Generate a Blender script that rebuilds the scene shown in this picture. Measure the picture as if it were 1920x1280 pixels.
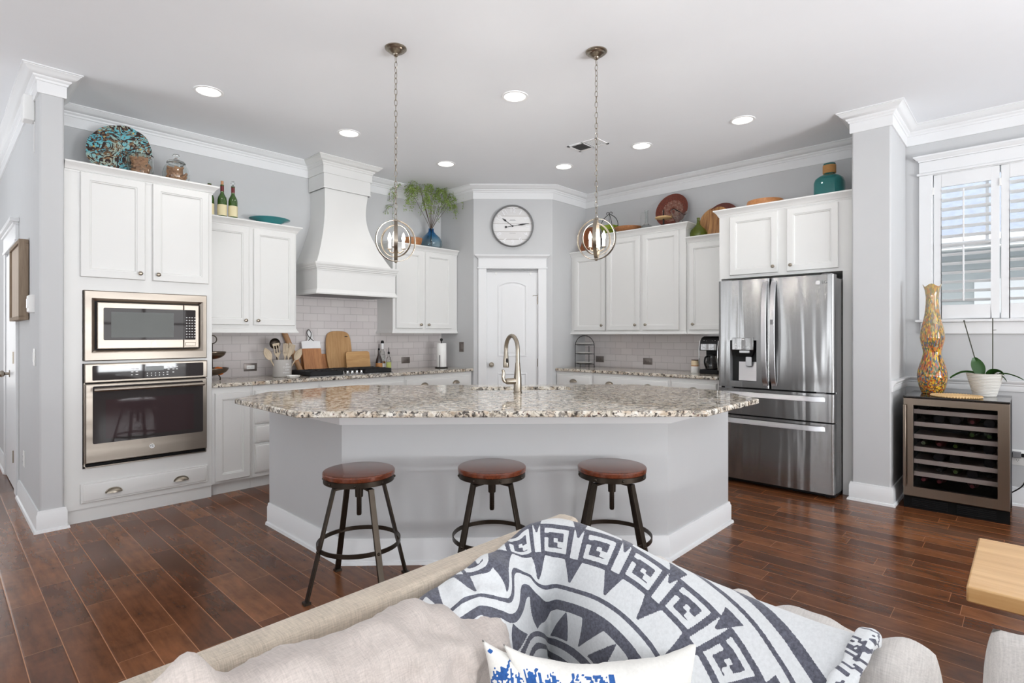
import bpy, bmesh, math, random
from mathutils import Matrix, Vector, noise
PI = math.pi
R = math.radians
sc = bpy.context.scene
for _o in list(bpy.data.objects):
    bpy.data.objects.remove(_o)

# ------------------------------------------------------------------ camera, world, light, exposure
cam_data = bpy.data.cameras.new('camera')
cam_data.sensor_width = 36.0
cam_data.lens = 36.0 * 1027.0 / 1920.0
cam_data.shift_y = -12.6 / 1920.0
cam_data.clip_start = 0.02
cam_data.clip_end = 100
cam = bpy.data.objects.new('camera', cam_data)
cam.location = (0, 0, 1.31)
cam.rotation_euler = (R(90), 0, R(43.36 - 90))
sc.collection.objects.link(cam)
sc.camera = cam

sc.view_settings.view_transform = 'Standard'
sc.view_settings.look = 'None'
sc.view_settings.gamma = 1.0
sc.view_settings.use_curve_mapping = False
sc.view_settings.exposure = -0.38

world = bpy.data.worlds.new('world')
sc.world = world
world.use_nodes = True
_bg = world.node_tree.nodes['Background']
_bg.inputs['Color'].default_value = (0.93, 0.965, 1.0, 1)
_bg.inputs['Strength'].default_value = 4.0

def area_light(name, loc, rot, sx, sy, power, color=(1, 1, 1), spread=180):
    l = bpy.data.lights.new(name, 'AREA')
    l.shape = 'RECTANGLE'
    l.size, l.size_y = sx, sy
    l.energy = power
    l.color = color
    l.spread = R(spread)
    o = bpy.data.objects.new(name, l)
    o.location = loc
    o.rotation_euler = rot
    sc.collection.objects.link(o)
    return o

# daylight entering through the living room windows behind the camera, plus added hall lights
DAY = (1.0, 1.0, 0.995)
for _x, _p in ((-1.9, 6), (0.6, 18), (3.1, 84)):
    area_light('window_and_fill_light', (_x, -4.33, 1.55), (R(90), 0, 0), 1.7, 2.1, _p, DAY)
for _y, _p in ((-2.0, 8), (1.2, 10), (6.2, 12)):  # the last one shines through a window added to light the hall
    area_light('window_and_fill_light', (-3.43, _y, 1.55), (R(90), 0, R(-90)), 1.7, 2.1, _p, DAY)
area_light('window_and_fill_light', (0.0, 8.9, 1.6), (R(90), 0, R(180)), 1.0, 1.8, 14, DAY)  # added fill inside the hall; the end wall has no window
# added fill lights outside the same windows, aimed up to brighten the ceiling
UPFILL = (0.96, 0.995, 1.03)
for _x, _p in ((-1.9, 130), (0.6, 190), (3.1, 280)):
    area_light('ceiling_fill', (_x, -4.95, 0.35), (R(119), 0, 0), 1.7, 1.0, _p, UPFILL, 120)
for _y, _p in ((-2.0, 60), (1.2, 80), (6.2, 90)):
    area_light('ceiling_fill', (-4.05, _y, 0.35), (R(119), 0, R(-90)), 1.7, 1.0, _p, UPFILL, 120)

# ------------------------------------------------------------------ helpers
COL = sc.collection

class MB:
    """collects vertices and faces of one mesh"""
    def __init__(s):
        s.v = []; s.f = []; s.mi = []; s.cur = 0; s.uv = None
    def add(s, vs, fs):
        b = len(s.v)
        s.v.extend([tuple(p) for p in vs])
        for f in fs:
            s.f.append([b + i for i in f]); s.mi.append(s.cur)
        return b
    def box(s, x0, x1, y0, y1, z0, z1):
        s.add([(x0,y0,z0),(x1,y0,z0),(x1,y1,z0),(x0,y1,z0),(x0,y0,z1),(x1,y0,z1),(x1,y1,z1),(x0,y1,z1)],
              [(0,3,2,1),(4,5,6,7),(0,1,5,4),(1,2,6,5),(2,3,7,6),(3,0,4,7)])
        return s
    def loft(s, loops, closed=True, cap0=False, cap1=False, ring=False):
        n = len(loops[0]); b = len(s.v)
        for lp in loops: s.v.extend([tuple(p) for p in lp])
        m = len(loops)
        for i in range(m if ring else m - 1):
            i2 = (i + 1) % m
            for j in range(n if closed else n - 1):
                k = (j + 1) % n
                s.f.append([b+i*n+j, b+i*n+k, b+i2*n+k, b+i2*n+j]); s.mi.append(s.cur)
        if cap0: s.f.append([b + j for j in range(n)][::-1]); s.mi.append(s.cur)
        if cap1: s.f.append([b + (m-1)*n + j for j in range(n)]); s.mi.append(s.cur)
        return s
    def lathe(s, prof, c=(0,0,0), n=32, cap0=False, cap1=False, sx=1.0, sy=1.0, mat=None):
        loops = []
        for r, z in prof:
            lp = []
            for j in range(n):
                a = 2*PI*j/n
                p = Vector((r*math.cos(a)*sx, r*math.sin(a)*sy, z))
                if mat is not None: p = mat @ p
                lp.append((p.x+c[0], p.y+c[1], p.z+c[2]))
            loops.append(lp)
        return s.loft(loops, True, cap0, cap1)
    def tube(s, pts, r, n=8, closed=False, caps=True, flat=None):
        pts = [Vector(p) for p in pts]
        m = len(pts)
        rs = r if isinstance(r, (list, tuple)) else [r]*m
        loops = []; prev = None
        for i, p in enumerate(pts):
            if closed: t = pts[(i+1) % m] - pts[i-1]
            else: t = pts[min(i+1, m-1)] - pts[max(i-1, 0)]
            if t.length < 1e-9: t = Vector((0,0,1))
            t.normalize()
            if prev is None:
                up = Vector((0,0,1)) if abs(t.z) < 0.9 else Vector((1,0,0))
                nrm = (up - t*up.dot(t)).normalized()
            else:
                nrm = prev - t*prev.dot(t)
                if nrm.length < 1e-6: nrm = Vector((1,0,0)) - t*t.x
                nrm.normalize()
            prev = nrm
            bn = t.cross(nrm)
            lp = []
            for j in range(n):
                a = 2*PI*j/n
                if flat: q = p + nrm*math.cos(a)*flat[0] + bn*math.sin(a)*flat[1]
                else: q = p + (nrm*math.cos(a) + bn*math.sin(a))*rs[i]
                lp.append(tuple(q))
            loops.append(lp)
        return s.loft(loops, True, caps and not closed, caps and not closed, ring=closed)
    def bar(s, a, b, w, t, up=(0,0,1)):
        """rectangular bar from a to b: w across, t along up"""
        a = Vector(a); b = Vector(b); d = (b-a).normalized(); u = Vector(up)
        u = u - d*u.dot(d)
        if u.length < 1e-6: u = Vector((1,0,0)) - d*d.x
        u.normalize(); x = d.cross(u)
        lp = lambda p: [tuple(p + x*w/2*i + u*t/2*j) for i, j in ((-1,-1),(1,-1),(1,1),(-1,1))]
        return s.loft([lp(a), lp(b)], True, True, True)
    def sweep(s, path, prof, closed=False, caps=True):
        """profile (out, z) along a 2-D path; out is to the right of travel"""
        n = len(path); loops = []
        for i in range(n):
            p = Vector(path[i])
            def nr(a, b):
                d = (Vector(b)-Vector(a)).normalized(); return Vector((d.y, -d.x))
            if closed or 0 < i < n-1:
                n0 = nr(path[i-1], path[i]); n1 = nr(path[i], path[(i+1) % n])
                m = (n0+n1); m = m / max(m.dot(n0), 0.2)
            elif i == 0: m = nr(path[0], path[1])
            else: m = nr(path[-2], path[-1])
            loops.append([(p.x+m.x*o, p.y+m.y*o, z) for o, z in prof])
        return s.loft(loops, True, caps and not closed, caps and not closed, ring=closed)
    def poly_loft(s, polys, cap=True):
        """list of (2-D polygon in xz, y); last one is capped"""
        return s.loft([[(p[0], y, p[1]) for p in pl] for pl, y in polys], True, False, cap)
    def rect(s, x0, x1, z0, z1, loops, cap=True):
        return s.poly_loft([([(x0+i,z0+i),(x1-i,z0+i),(x1-i,z1-i),(x0+i,z1-i)], y) for i, y in loops], cap)
    def prism(s, poly, z0, z1):
        return s.loft([[(x,y,z0) for x,y in poly],[(x,y,z1) for x,y in poly]], True, True, True)
    def prism_y(s, poly, y0, y1):
        return s.loft([[(x,y0,z) for x,z in poly],[(x,y1,z) for x,z in poly]], True, True, True)
    def ball(s, c, r, n=16, m=10, sc=(1,1,1), mat=None):
        loops = []
        for i in range(m+1):
            a = -PI/2 + PI*i/m
            rr = max(math.cos(a), 1e-4)
            lp = []
            for j in range(n):
                b = 2*PI*j/n
                p = Vector((r*rr*math.cos(b)*sc[0], r*rr*math.sin(b)*sc[1], r*math.sin(a)*sc[2]))
                if mat is not None: p = mat @ p
                lp.append((p.x+c[0], p.y+c[1], p.z+c[2]))
            loops.append(lp)
        return s.loft(loops, True, True, True)
    def xf(s, M, start=0):
        for i in range(start, len(s.v)):
            s.v[i] = tuple(M @ Vector(s.v[i]))
        return s
    def grid(s, fn, nu, nv):
        b = len(s.v)
        for j in range(nv+1):
            for i in range(nu+1): s.v.append(tuple(fn(i/nu, j/nv)))
        for j in range(nv):
            for i in range(nu):
                a = b + j*(nu+1) + i
                s.f.append([a, a+1, a+nu+2, a+nu+1]); s.mi.append(s.cur)
        return s

def arc(cx, cz, r, a0, a1, n):
    return [(cx + r*math.cos(R(a0+(a1-a0)*i/n)), cz + r*math.sin(R(a0+(a1-a0)*i/n))) for i in range(n+1)]
def rrect(x0, x1, z0, z1, r, n=4):
    return arc(x1-r, z1-r, r, 0, 90, n)+arc(x0+r, z1-r, r, 90, 180, n)+arc(x0+r, z0+r, r, 180, 270, n)+arc(x1-r, z0+r, r, 270, 360, n)
def catmull(pts, n):
    pts = [Vector(p) for p in pts]; out = []
    for i in range(len(pts)-1):
        p0 = pts[max(i-1,0)]; p1 = pts[i]; p2 = pts[i+1]; p3 = pts[min(i+2,len(pts)-1)]
        for k in range(n):
            t = k/n
            out.append(0.5*((2*p1)+(p2-p0)*t+(2*p0-5*p1+4*p2-p3)*t*t+(3*p1-p0-3*p2+p3)*t**3))
    out.append(pts[-1]); return out

def mesh_of(name, mb, mats, sharp=35, weld=True):
    me = bpy.data.meshes.new(name)
    me.from_pydata(mb.v, [], mb.f)
    if not isinstance(mats, (list, tuple)): mats = [mats]
    for m in mats: me.materials.append(m)
    if len(mats) > 1: me.polygons.foreach_set('material_index', mb.mi)
    bm = bmesh.new(); bm.from_mesh(me)
    if weld: bmesh.ops.remove_doubles(bm, verts=bm.verts, dist=1e-5)
    bmesh.ops.recalc_face_normals(bm, faces=bm.faces)
    bm.to_mesh(me); bm.free()
    me.polygons.foreach_set('use_smooth', [True]*len(me.polygons))
    me.set_sharp_from_angle(angle=R(sharp))
    me.update()
    return me

def props(o, label=None, cat=None, group=None, kind=None):
    if label: o['label'] = label
    if cat: o['category'] = cat
    if group: o['group'] = group
    if kind: o['kind'] = kind
    return o

def root(name, label, cat, loc=(0,0,0), rz=0, group=None, kind=None):
    o = bpy.data.objects.new(name, None)
    o.empty_display_size = 0.1
    o.location = loc; o.rotation_euler = (0, 0, R(rz))
    COL.objects.link(o)
    return props(o, label, cat, group, kind)

def part(name, mb, mat, parent, bevel=0, label=None, sharp=35, kind=None, seg=2):
    o = bpy.data.objects.new(name, mesh_of(name, mb, mat, sharp))
    COL.objects.link(o)
    o.parent = parent
    if bevel:
        m = o.modifiers.new('bevel', 'BEVEL'); m.width = bevel; m.segments = seg
        m.limit_method = 'ANGLE'; m.angle_limit = R(40); m.harden_normals = False
    return props(o, label, kind=kind)

def single(name, mb, mat, label, cat, loc=(0,0,0), rz=0, group=None, bevel=0, kind=None, sharp=35):
    o = part(name, mb, mat, None, bevel, sharp=sharp)
    o.location = loc; o.rotation_euler = (0, 0, R(rz))
    return props(o, label, cat, group, kind)

def struct(name, mb, mat, label=None, bevel=0, parent=None, loc=(0,0,0), rz=0):
    o = part(name, mb, mat, parent, bevel, label)
    o.location = loc; o.rotation_euler = (0, 0, R(rz))
    if parent is None: o['kind'] = 'structure'
    return o

def dup(r, loc, rz, label=None):
    c = r.copy(); COL.objects.link(c); c.location = loc; c.rotation_euler = (0, 0, R(rz))
    if label: c['label'] = label
    for ch in list(r.children):
        d = ch.copy(); COL.objects.link(d); d.parent = c
        for g in list(ch.children):
            e = g.copy(); COL.objects.link(e); e.parent = d
    return c

def text_mb(s, size, extrude=0.0008, align='CENTER', bold=False):
    """text as a mesh in the xz plane facing -y, centred on the origin"""
    cu = bpy.data.curves.new('lettering', 'FONT')
    cu.body = s; cu.size = size; cu.align_x = align; cu.align_y = 'CENTER'; cu.extrude = extrude
    if bold: cu.offset = size*0.02
    cu.resolution_u = 3
    o = bpy.data.objects.new('lettering', cu); COL.objects.link(o)
    dg = bpy.context.evaluated_depsgraph_get(); dg.update()
    me = o.evaluated_get(dg).to_mesh()
    mb = MB()
    mb.add([(v.co.x, -v.co.z, v.co.y) for v in me.vertices], [list(p.vertices) for p in me.polygons])
    o.evaluated_get(dg).to_mesh_clear()
    bpy.data.objects.remove(o); bpy.data.curves.remove(cu)
    return mb
def merge(dst, src, M=None):
    b = len(dst.v)
    dst.v.extend([tuple(M @ Vector(p)) if M else p for p in src.v])
    for f in src.f: dst.f.append([b+i for i in f]); dst.mi.append(dst.cur)
    return dst

# ------------------------------------------------------------------ materials
def lin(r, g, b):
    f = lambda c: (c/255/12.92) if c/255 <= 0.04045 else ((c/255+0.055)/1.055)**2.4
    return (f(r), f(g), f(b), 1)

class NT:
    def __init__(s, name):
        s.m = bpy.data.materials.new(name); s.m.use_nodes = True
        s.t = s.m.node_tree; s.b = s.t.nodes['Principled BSDF']
    def n(s, typ, **kw):
        nd = s.t.nodes.new('ShaderNode'+typ)
        for k, v in kw.items():
            if k in nd.inputs.keys(): nd.inputs[k].default_value = v
            else: setattr(nd, k, v)
        return nd
    def l(s, a, b): s.t.links.new(a, b)
    def math(s, op, a, b=None, c=None, clamp=False):
        nd = s.t.nodes.new('ShaderNodeMath'); nd.operation = op; nd.use_clamp = clamp
        for i, x in enumerate((a, b, c)):
            if x is None: continue
            if isinstance(x, (int, float)): nd.inputs[i].default_value = x
            else: s.l(x, nd.inputs[i])
        return nd.outputs[0]
    def ramp(s, fac, stops, interp='LINEAR'):
        nd = s.t.nodes.new('ShaderNodeValToRGB'); cr = nd.color_ramp; cr.interpolation = interp
        while len(cr.elements) < len(stops): cr.elements.new(0.5)
        for e, (p, c) in zip(cr.elements, stops):
            e.position = p; e.color = c if len(c) == 4 else (*c, 1)
        s.l(fac, nd.inputs[0]); return nd.outputs[0]
    def mix(s, fac, a, b, mode='MIX'):
        nd = s.t.nodes.new('ShaderNodeMix'); nd.data_type = 'RGBA'; nd.blend_type = mode
        for i, x in ((0, fac), (6, a), (7, b)):
            if isinstance(x, (int, float)): nd.inputs[i].default_value = x
            elif isinstance(x, tuple): nd.inputs[i].default_value = x if len(x) == 4 else (*x, 1)
            else: s.l(x, nd.inputs[i])
        return nd.outputs[2]
    def coord(s, kind='Object', scale=(1,1,1), rot=(0,0,0)):
        tc = s.n('TexCoord'); mp = s.n('Mapping')
        s.l(tc.outputs[kind], mp.inputs[0])
        mp.inputs['Scale'].default_value = scale; mp.inputs['Rotation'].default_value = rot
        return mp.outputs[0]
    def noise(s, vec, scale, detail=3, rough=0.5, dist=0):
        nd = s.n('TexNoise'); nd.inputs['Scale'].default_value = scale; nd.inputs['Detail'].default_value = detail
        nd.inputs['Roughness'].default_value = rough; nd.inputs['Distortion'].default_value = dist
        if vec is not None: s.l(vec, nd.inputs['Vector'])
        return nd.outputs[0]
    def bump(s, h, strength=0.2, dist=0.01):
        nd = s.n('Bump'); nd.inputs['Strength'].default_value = strength; nd.inputs['Distance'].default_value = dist
        s.l(h, nd.inputs['Height']); s.l(nd.outputs[0], s.b.inputs['Normal']); return nd
    def set(s, **kw):
        for k, v in kw.items():
            k = {'rough':'Roughness','metal':'Metallic','spec':'Specular IOR Level','trans':'Transmission Weight','ior':'IOR',
                 'col':'Base Color','coat':'Coat Weight','sheen':'Sheen Weight','alpha':'Alpha','sss':'Subsurface Weight'}[k]
            s.b.inputs[k].default_value = v
        return s

def plain(name, rgb, rough=0.5, metal=0.0, var=0.03, scale=8, **kw):
    t = NT(name); c = lin(*rgb)
    f = t.noise(t.coord(), scale, 3)
    a = tuple(min(1, x*(1+var)) for x in c[:3]); b = tuple(x*(1-var) for x in c[:3])
    t.l(t.mix(f, (*b,1), (*a,1)), t.b.inputs['Base Color'])
    t.set(rough=rough, metal=metal, **kw)
    return t.m
def glass(name, rgb, rough=0.0, ior=1.45, thin=False, spec=0.5):
    t = NT(name); c = lin(*rgb)
    f = t.noise(t.coord(), 5, 2)
    t.l(t.mix(f, tuple(x*0.94 for x in c[:3]), c), t.b.inputs['Base Color'])
    t.set(rough=rough, trans=1.0, ior=ior)
    return t.m
def wood(name, dark, light, scale=1.0, axis='X', rough=0.4, knots=0.0, coat=0.0, contrast=1.0):
    t = NT(name)
    sq = {'X': (1.2, 14, 14), 'Y': (14, 1.2, 14), 'Z': (14, 14, 1.2)}[axis]
    v = t.coord('Object', tuple(k*scale for k in sq))
    n1 = t.noise(v, 2.2, 5, 0.6, 0.8)
    n2 = t.noise(v, 9, 3, 0.6)
    f = t.math('ADD', t.math('MULTIPLY', n1, 0.75), t.math('MULTIPLY', n2, 0.25))
    w = 0.22/contrast
    t.l(t.ramp(f, [(0.5-w, lin(*dark)), (0.5+w, lin(*light))]), t.b.inputs['Base Color'])
    t.bump(n2, 0.08, 0.002); t.set(rough=rough, coat=coat)
    return t.m
def steel(name, rgb, rough=0.22, axis='Z', wav=0.02, wscale=3.0):
    """brushed sheet metal whose slightly uneven surface bends reflections"""
    t = NT(name)
    sq = {'Z': (7, 7, 0.5), 'X': (0.5, 7, 7), 'N': (1,1,1)}[axis]
    n1 = t.noise(t.coord('Object', sq), wscale*0.35, 2, 0.5, 0.3)
    br = {'Z': (2, 2, 300), 'X': (2, 300, 300), 'N': (300, 2, 2)}[axis]
    n2 = t.noise(t.coord('Object', (400, 400, 2) if axis == 'Z' else (2, 400, 400)), 1.0, 2)
    c = lin(*rgb)
    t.l(t.mix(n2, tuple(x*0.9 for x in c[:3]), c), t.b.inputs['Base Color'])
    t.bump(n1, 0.8, wav)
    t.set(rough=rough, metal=1.0)
    return t.m

M = {}
M['wall'] = plain('wall_paint', (198,199,200), 0.75, var=0.015)
M['ceil'] = plain('ceiling_paint', (238,240,243), 0.85, var=0.01)
M['trim'] = plain('white_trim_paint', (229,230,231), 0.38, var=0.01, spec=0.35)
M['cab'] = plain('cabinet_paint', (224,224,222), 0.36, var=0.01, spec=0.35)
M['island'] = plain('island_paint', (196,197,198), 0.5, var=0.012)
M['nickel'] = plain('brushed_nickel', (156,147,134), 0.28, 1.0, 0.06, 40)
M['chrome'] = plain('polished_metal', (205,205,205), 0.12, 1.0)
M['iron'] = plain('black_iron', (30,29,28), 0.5, 0.3)
M['bronze'] = plain('dark_bronze_metal', (64,57,50), 0.38, 0.9, 0.2, 12)
M['black'] = plain('black_plastic', (16,16,17), 0.55, spec=0.3)
M['grate'] = plain('cast_iron', (34,35,37), 0.55, 0.2, 0.2, 60)
M['rubber'] = plain('black_rubber', (12,12,12), 0.7, spec=0.15)
M['dark'] = plain('dark_recess', (24,24,25), 0.7)
M['ovenglass'] = plain('dark_oven_glass', (58,54,54), 0.03, 0, 0.05, spec=0.16)
M['mwglass'] = plain('grey_oven_window', (112,115,113), 0.12, 0, 0.05, spec=0.05)
M['ss'] = steel('stainless_steel', (158,158,158), 0.27, 'Z', 0.022, 3.0)
M['ssh'] = steel('stainless_steel_handle', (200,200,202), 0.3, 'Z', 0.002)
M['ssw'] = steel('warm_stainless_steel', (166,157,147), 0.36, 'X', 0.012, 2.0)
M['wines'] = steel('aged_stainless_steel', (140,128,116), 0.3, 'Z', 0.004)
M['porcelain'] = plain('white_porcelain', (238,238,236), 0.15)
M['paper'] = plain('white_paper', (242,242,240), 0.9)
M['clear'] = glass('clear_glass', (246,249,248))
M['teal'] = glass('teal_glass', (52,176,176))
M['bowlteal'] = glass('turquoise_glass', (70,160,165))
M['blueglass'] = glass('blue_glass', (60,130,170))
M['greenglass'] = glass('lime_green_glass', (170,190,40))
M['bottleglass'] = plain('dark_green_bottle', (52,84,24), 0.06, spec=0.8, coat=0.5)
M['pane'] = glass('window_glass', (250,252,253), 0.0, 1.02)
M['leaf'] = plain('orchid_leaf', (44,84,34), 0.35, var=0.25)
M['leaf2'] = plain('trailing_leaf', (134,158,76), 0.55, var=0.35, scale=30)
M['twig'] = plain('brown_twig', (92,78,66), 0.8)
M['stem'] = plain('dark_stem', (64,66,52), 0.7)
M['cork'] = plain('wine_cork', (190,142,104), 0.8, var=0.25, scale=25)
M['label'] = plain('cream_paper_label', (228,216,176), 0.7)
M['foil'] = plain('dark_red_foil', (104,28,32), 0.4)
M['crock'] = plain('grey_stoneware', (176,172,168), 0.6)
M['white'] = plain('white_enamel', (240,240,240), 0.3)
M['orange'] = plain('orange_peel', (228,118,34), 0.45, var=0.12, scale=60)
M['lemon'] = plain('yellow_peel', (204,176,40), 0.45, var=0.12)
M['bulbglass'] = None
M['pewter'] = plain('pewter_plate', (134,124,116), 0.35, 0.8)
M['spoon'] = wood('pale_beech', (176,158,134), (208,192,168), 2, 'Z', 0.6)
M['pinwood'] = wood('beech_roller', (160,116,78), (194,152,112), 2, 'Z', 0.5)
M['acacia'] = wood('acacia_board', (150,92,52), (206,148,98), 1.4, 'Z', 0.4)
M['oakboard'] = wood('oak_board', (160,116,70), (200,160,110), 1.0, 'Z', 0.45)
M['bamboo'] = wood('bamboo_board', (182,136,84), (214,172,118), 1.0, 'X', 0.45)
M['seat'] = wood('red_brown_seat', (74,34,20), (124,64,40), 1.6, 'X', 0.25, coat=0.3)
M['bowlwood'] = wood('bowl_wood', (150,96,58), (192,136,90), 1.3, 'X', 0.45)
M['platewood'] = wood('plate_wood', (124,70,42), (168,104,66), 1.0, 'Z', 0.35)
M['olive'] = wood('olive_wood', (112,68,36), (206,154,98), 0.6, 'Z', 0.35, contrast=1.7)
M['frame'] = wood('weathered_wood', (122,104,86), (158,140,120), 1.2, 'Z', 0.7)
M['frameart'] = wood('pale_panel', (176,160,144), (206,192,178), 0.8, 'Z', 0.8)
M['table'] = wood('golden_wood', (196,148,92), (226,186,132), 0.6, 'Y', 0.3, coat=0.2)
M['basket'] = plain('red_woven_cane', (92,40,28), 0.55, var=0.4, scale=40)
M['straw'] = plain('straw_cord', (222,186,134), 0.8, var=0.15, scale=40)
M['rope'] = plain('jute_wrap', (190,142,88), 0.9, var=0.2, scale=60)
M['steelgrey'] = plain('clock_rim_metal', (128,128,128), 0.35, 0.7)
M['handmetal'] = plain('dark_clock_hand', (46,46,48), 0.5)
M['outlet'] = plain('pewter_wall_plate', (130,122,118), 0.35, 0.6)
M['whitepl'] = plain('white_plastic', (236,236,234), 0.35)
M['greypl'] = plain('grey_plastic', (120,120,122), 0.5)
M['silvertrim'] = plain('satin_silver', (190,190,192), 0.3, 0.9)
M['ink'] = plain('white_print', (226,226,226), 0.6)
M['screen'] = plain('grey_display', (92,96,96), 0.3)
M['siding'] = plain('house_siding', (176,180,180), 0.8)
M['shingle'] = plain('roof_shingle', (150,156,170), 0.9, var=0.2, scale=14)
M['shelfwood'] = plain('beech_shelf_front', (196,182,166), 0.5, var=0.08)

def emissive(name, rgb, strength):
    t = NT(name)
    f = t.noise(t.coord(), 3, 1)
    t.set(col=(0.9,0.9,0.9,1), rough=0.5)
    t.l(t.mix(f, lin(*rgb), lin(*[min(255, c+2) for c in rgb])), t.b.inputs['Emission Color'])
    t.b.inputs['Emission Strength'].default_value = strength
    return t.m
M['lens'] = emissive('lamp_lens', (255,250,240), 6)
M['flame'] = emissive('candle_bulb_glow', (255,236,214), 5)
M['led'] = emissive('blue_cooler_led', (120,140,255), 0.3)

def mat_floor():
    t = NT('hand_scraped_floor')
    g = t.n('NewGeometry'); sp = t.n('SeparateXYZ'); t.l(g.outputs['Position'], sp.inputs[0])
    x, y = sp.outputs[0], sp.outputs[1]
    W = 0.127
    xs = t.math('DIVIDE', x, W); row = t.math('FLOOR', xs); fx = t.math('FRACT', xs)
    wn = t.n('TexWhiteNoise', noise_dimensions='1D'); t.l(row, wn.inputs['W'])
    wn2 = t.n('TexWhiteNoise', noise_dimensions='1D'); t.l(t.math('ADD', row, 91.7), wn2.inputs['W'])
    L = t.math('ADD', 0.55, t.math('MULTIPLY', wn2.outputs[0], 0.55))
    ys = t.math('DIVIDE', t.math('ADD', y, t.math('MULTIPLY', wn.outputs[0], 3.0)), L)
    pl = t.math('FLOOR', ys); fy = t.math('FRACT', ys)
    cv = t.n('CombineXYZ'); t.l(row, cv.inputs[0]); t.l(pl, cv.inputs[1])
    w3 = t.n('TexWhiteNoise', noise_dimensions='3D'); t.l(cv.outputs[0], w3.inputs['Vector'])
    base = t.ramp(w3.outputs[0], [(0, lin(90,52,30)), (0.35, lin(102,61,36)), (0.7, lin(114,70,42)), (1, lin(130,82,50))])
    # grain, different on each plank
    off = t.n('VectorMath', operation='MULTIPLY_ADD')
    t.l(cv.outputs[0], off.inputs[0]); off.inputs[1].default_value = (7.3, 3.1, 5.7); t.l(g.outputs['Position'], off.inputs[2])
    mp = t.n('Mapping'); t.l(off.outputs[0], mp.inputs[0]); mp.inputs['Scale'].default_value = (9, 1.3, 1)
    gr = t.noise(mp.outputs[0], 3.6, 6, 0.6, 0.25)
    mp2 = t.n('Mapping'); t.l(off.outputs[0], mp2.inputs[0]); mp2.inputs['Scale'].default_value = (3, 2.2, 1)
    cl = t.noise(mp2.outputs[0], 1.9, 5, 0.62, 0.5)
    fac = t.math('ADD', t.math('MULTIPLY', gr, 0.6), t.math('MULTIPLY', cl, 0.7))
    shade = t.ramp(fac, [(0.44, (0.48,0.45,0.43)), (0.66, (0.95,0.95,0.95)), (0.86, (1.4,1.36,1.32))])
    col = t.mix(1.0, base, shade, 'MULTIPLY')
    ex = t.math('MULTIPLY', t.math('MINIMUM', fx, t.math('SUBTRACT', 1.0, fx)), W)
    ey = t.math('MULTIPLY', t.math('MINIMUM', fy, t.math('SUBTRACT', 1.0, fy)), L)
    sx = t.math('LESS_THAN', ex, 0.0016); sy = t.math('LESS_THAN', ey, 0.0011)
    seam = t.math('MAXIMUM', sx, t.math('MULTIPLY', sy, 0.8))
    t.l(t.mix(seam, col, lin(176,122,86)), t.b.inputs['Base Color'])  # pale seam colour paints in the light caught by the plank bevels
    wob = t.noise(mp2.outputs[0], 2.6, 2, 0.4)
    h = t.math('ADD', t.math('MULTIPLY', wob, 0.6), t.math('MULTIPLY', t.math('SMOOTH_MIN', t.math('MULTIPLY', ex, 160), 1.0, 0.3), 0.4))
    t.bump(h, 0.2, 0.005)
    t.l(t.math('ADD', 0.15, t.math('MULTIPLY', gr, 0.14)), t.b.inputs['Roughness'])
    t.set(spec=0.36)
    return t.m
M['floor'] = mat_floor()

def mat_granite(name='speckled_granite'):
    t = NT(name)
    v = t.coord('Object')
    n1 = t.noise(v, 24, 5, 0.68, 0.6)
    n2 = t.noise(v, 40, 4, 0.62, 0.5)
    n3 = t.noise(v, 13, 3, 0.55, 0.8)
    n4 = t.noise(v, 27, 4, 0.62, 1.0)
    base = t.ramp(n1, [(0.32, lin(116,108,100)), (0.42, lin(178,168,152)), (0.53, lin(218,211,198)), (0.66, lin(234,230,222))])
    rust = t.ramp(n3, [(0.5, (0,0,0)), (0.66, (1,1,1))])
    base = t.mix(t.math('MULTIPLY', rust, 0.5), base, lin(188,160,130))
    dk = t.ramp(n4, [(0.55, (0,0,0)), (0.575, (1,1,1))])
    base = t.mix(t.math('MULTIPLY', dk, 0.8), base, lin(104,98,92))
    bl = t.ramp(n2, [(0.565, (0,0,0)), (0.585, (1,1,1))])
    base = t.mix(t.math('MULTIPLY', bl, 0.88), base, lin(44,38,36))
    vo = t.n('TexVoronoi'); t.l(v, vo.inputs['Vector']); vo.inputs['Scale'].default_value = 28
    red = t.math('MULTIPLY', t.math('LESS_THAN', vo.outputs['Distance'], 0.13), 0.8)
    base = t.mix(red, base, lin(86,40,38))
    t.l(base, t.b.inputs['Base Color'])
    t.set(rough=0.07, spec=0.36)
    return t.m
M['granite'] = mat_granite()

def mat_tile(axis):
    """glossy subway tile, running bond; axis = object axis along the wall"""
    t = NT('subway_tile_'+axis)
    tc = t.n('TexCoord'); sp = t.n('SeparateXYZ'); t.l(tc.outputs['Object'], sp.inputs[0])
    cb = t.n('CombineXYZ'); t.l(sp.outputs[0 if axis == 'x' else 1], cb.inputs[0]); t.l(sp.outputs[2], cb.inputs[1])
    br = t.n('TexBrick'); t.l(cb.outputs[0], br.inputs['Vector'])
    br.inputs['Scale'].default_value = 1.0
    br.inputs['Brick Width'].default_value = 0.1525; br.inputs['Row Height'].default_value = 0.0765
    br.inputs['Mortar Size'].default_value = 0.0019; br.inputs['Mortar Smooth'].default_value = 0.1
    br.inputs['Color1'].default_value = lin(210,203,202); br.inputs['Color2'].default_value = lin(217,211,209)
    br.inputs['Mortar'].default_value = lin(182,176,174)
    t.l(br.outputs['Color'], t.b.inputs['Base Color'])
    mp = t.n('Mapping'); t.l(cb.outputs[0], mp.inputs[0])
    n = t.noise(mp.outputs[0], 11, 2, 0.5)
    h = t.math('ADD', t.math('MULTIPLY', n, 0.25), t.math('MULTIPLY', br.outputs['Fac'], -1.0))
    t.bump(h, 0.5, 0.004)
    t.set(rough=0.07, spec=0.55)
    return t.m
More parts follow.
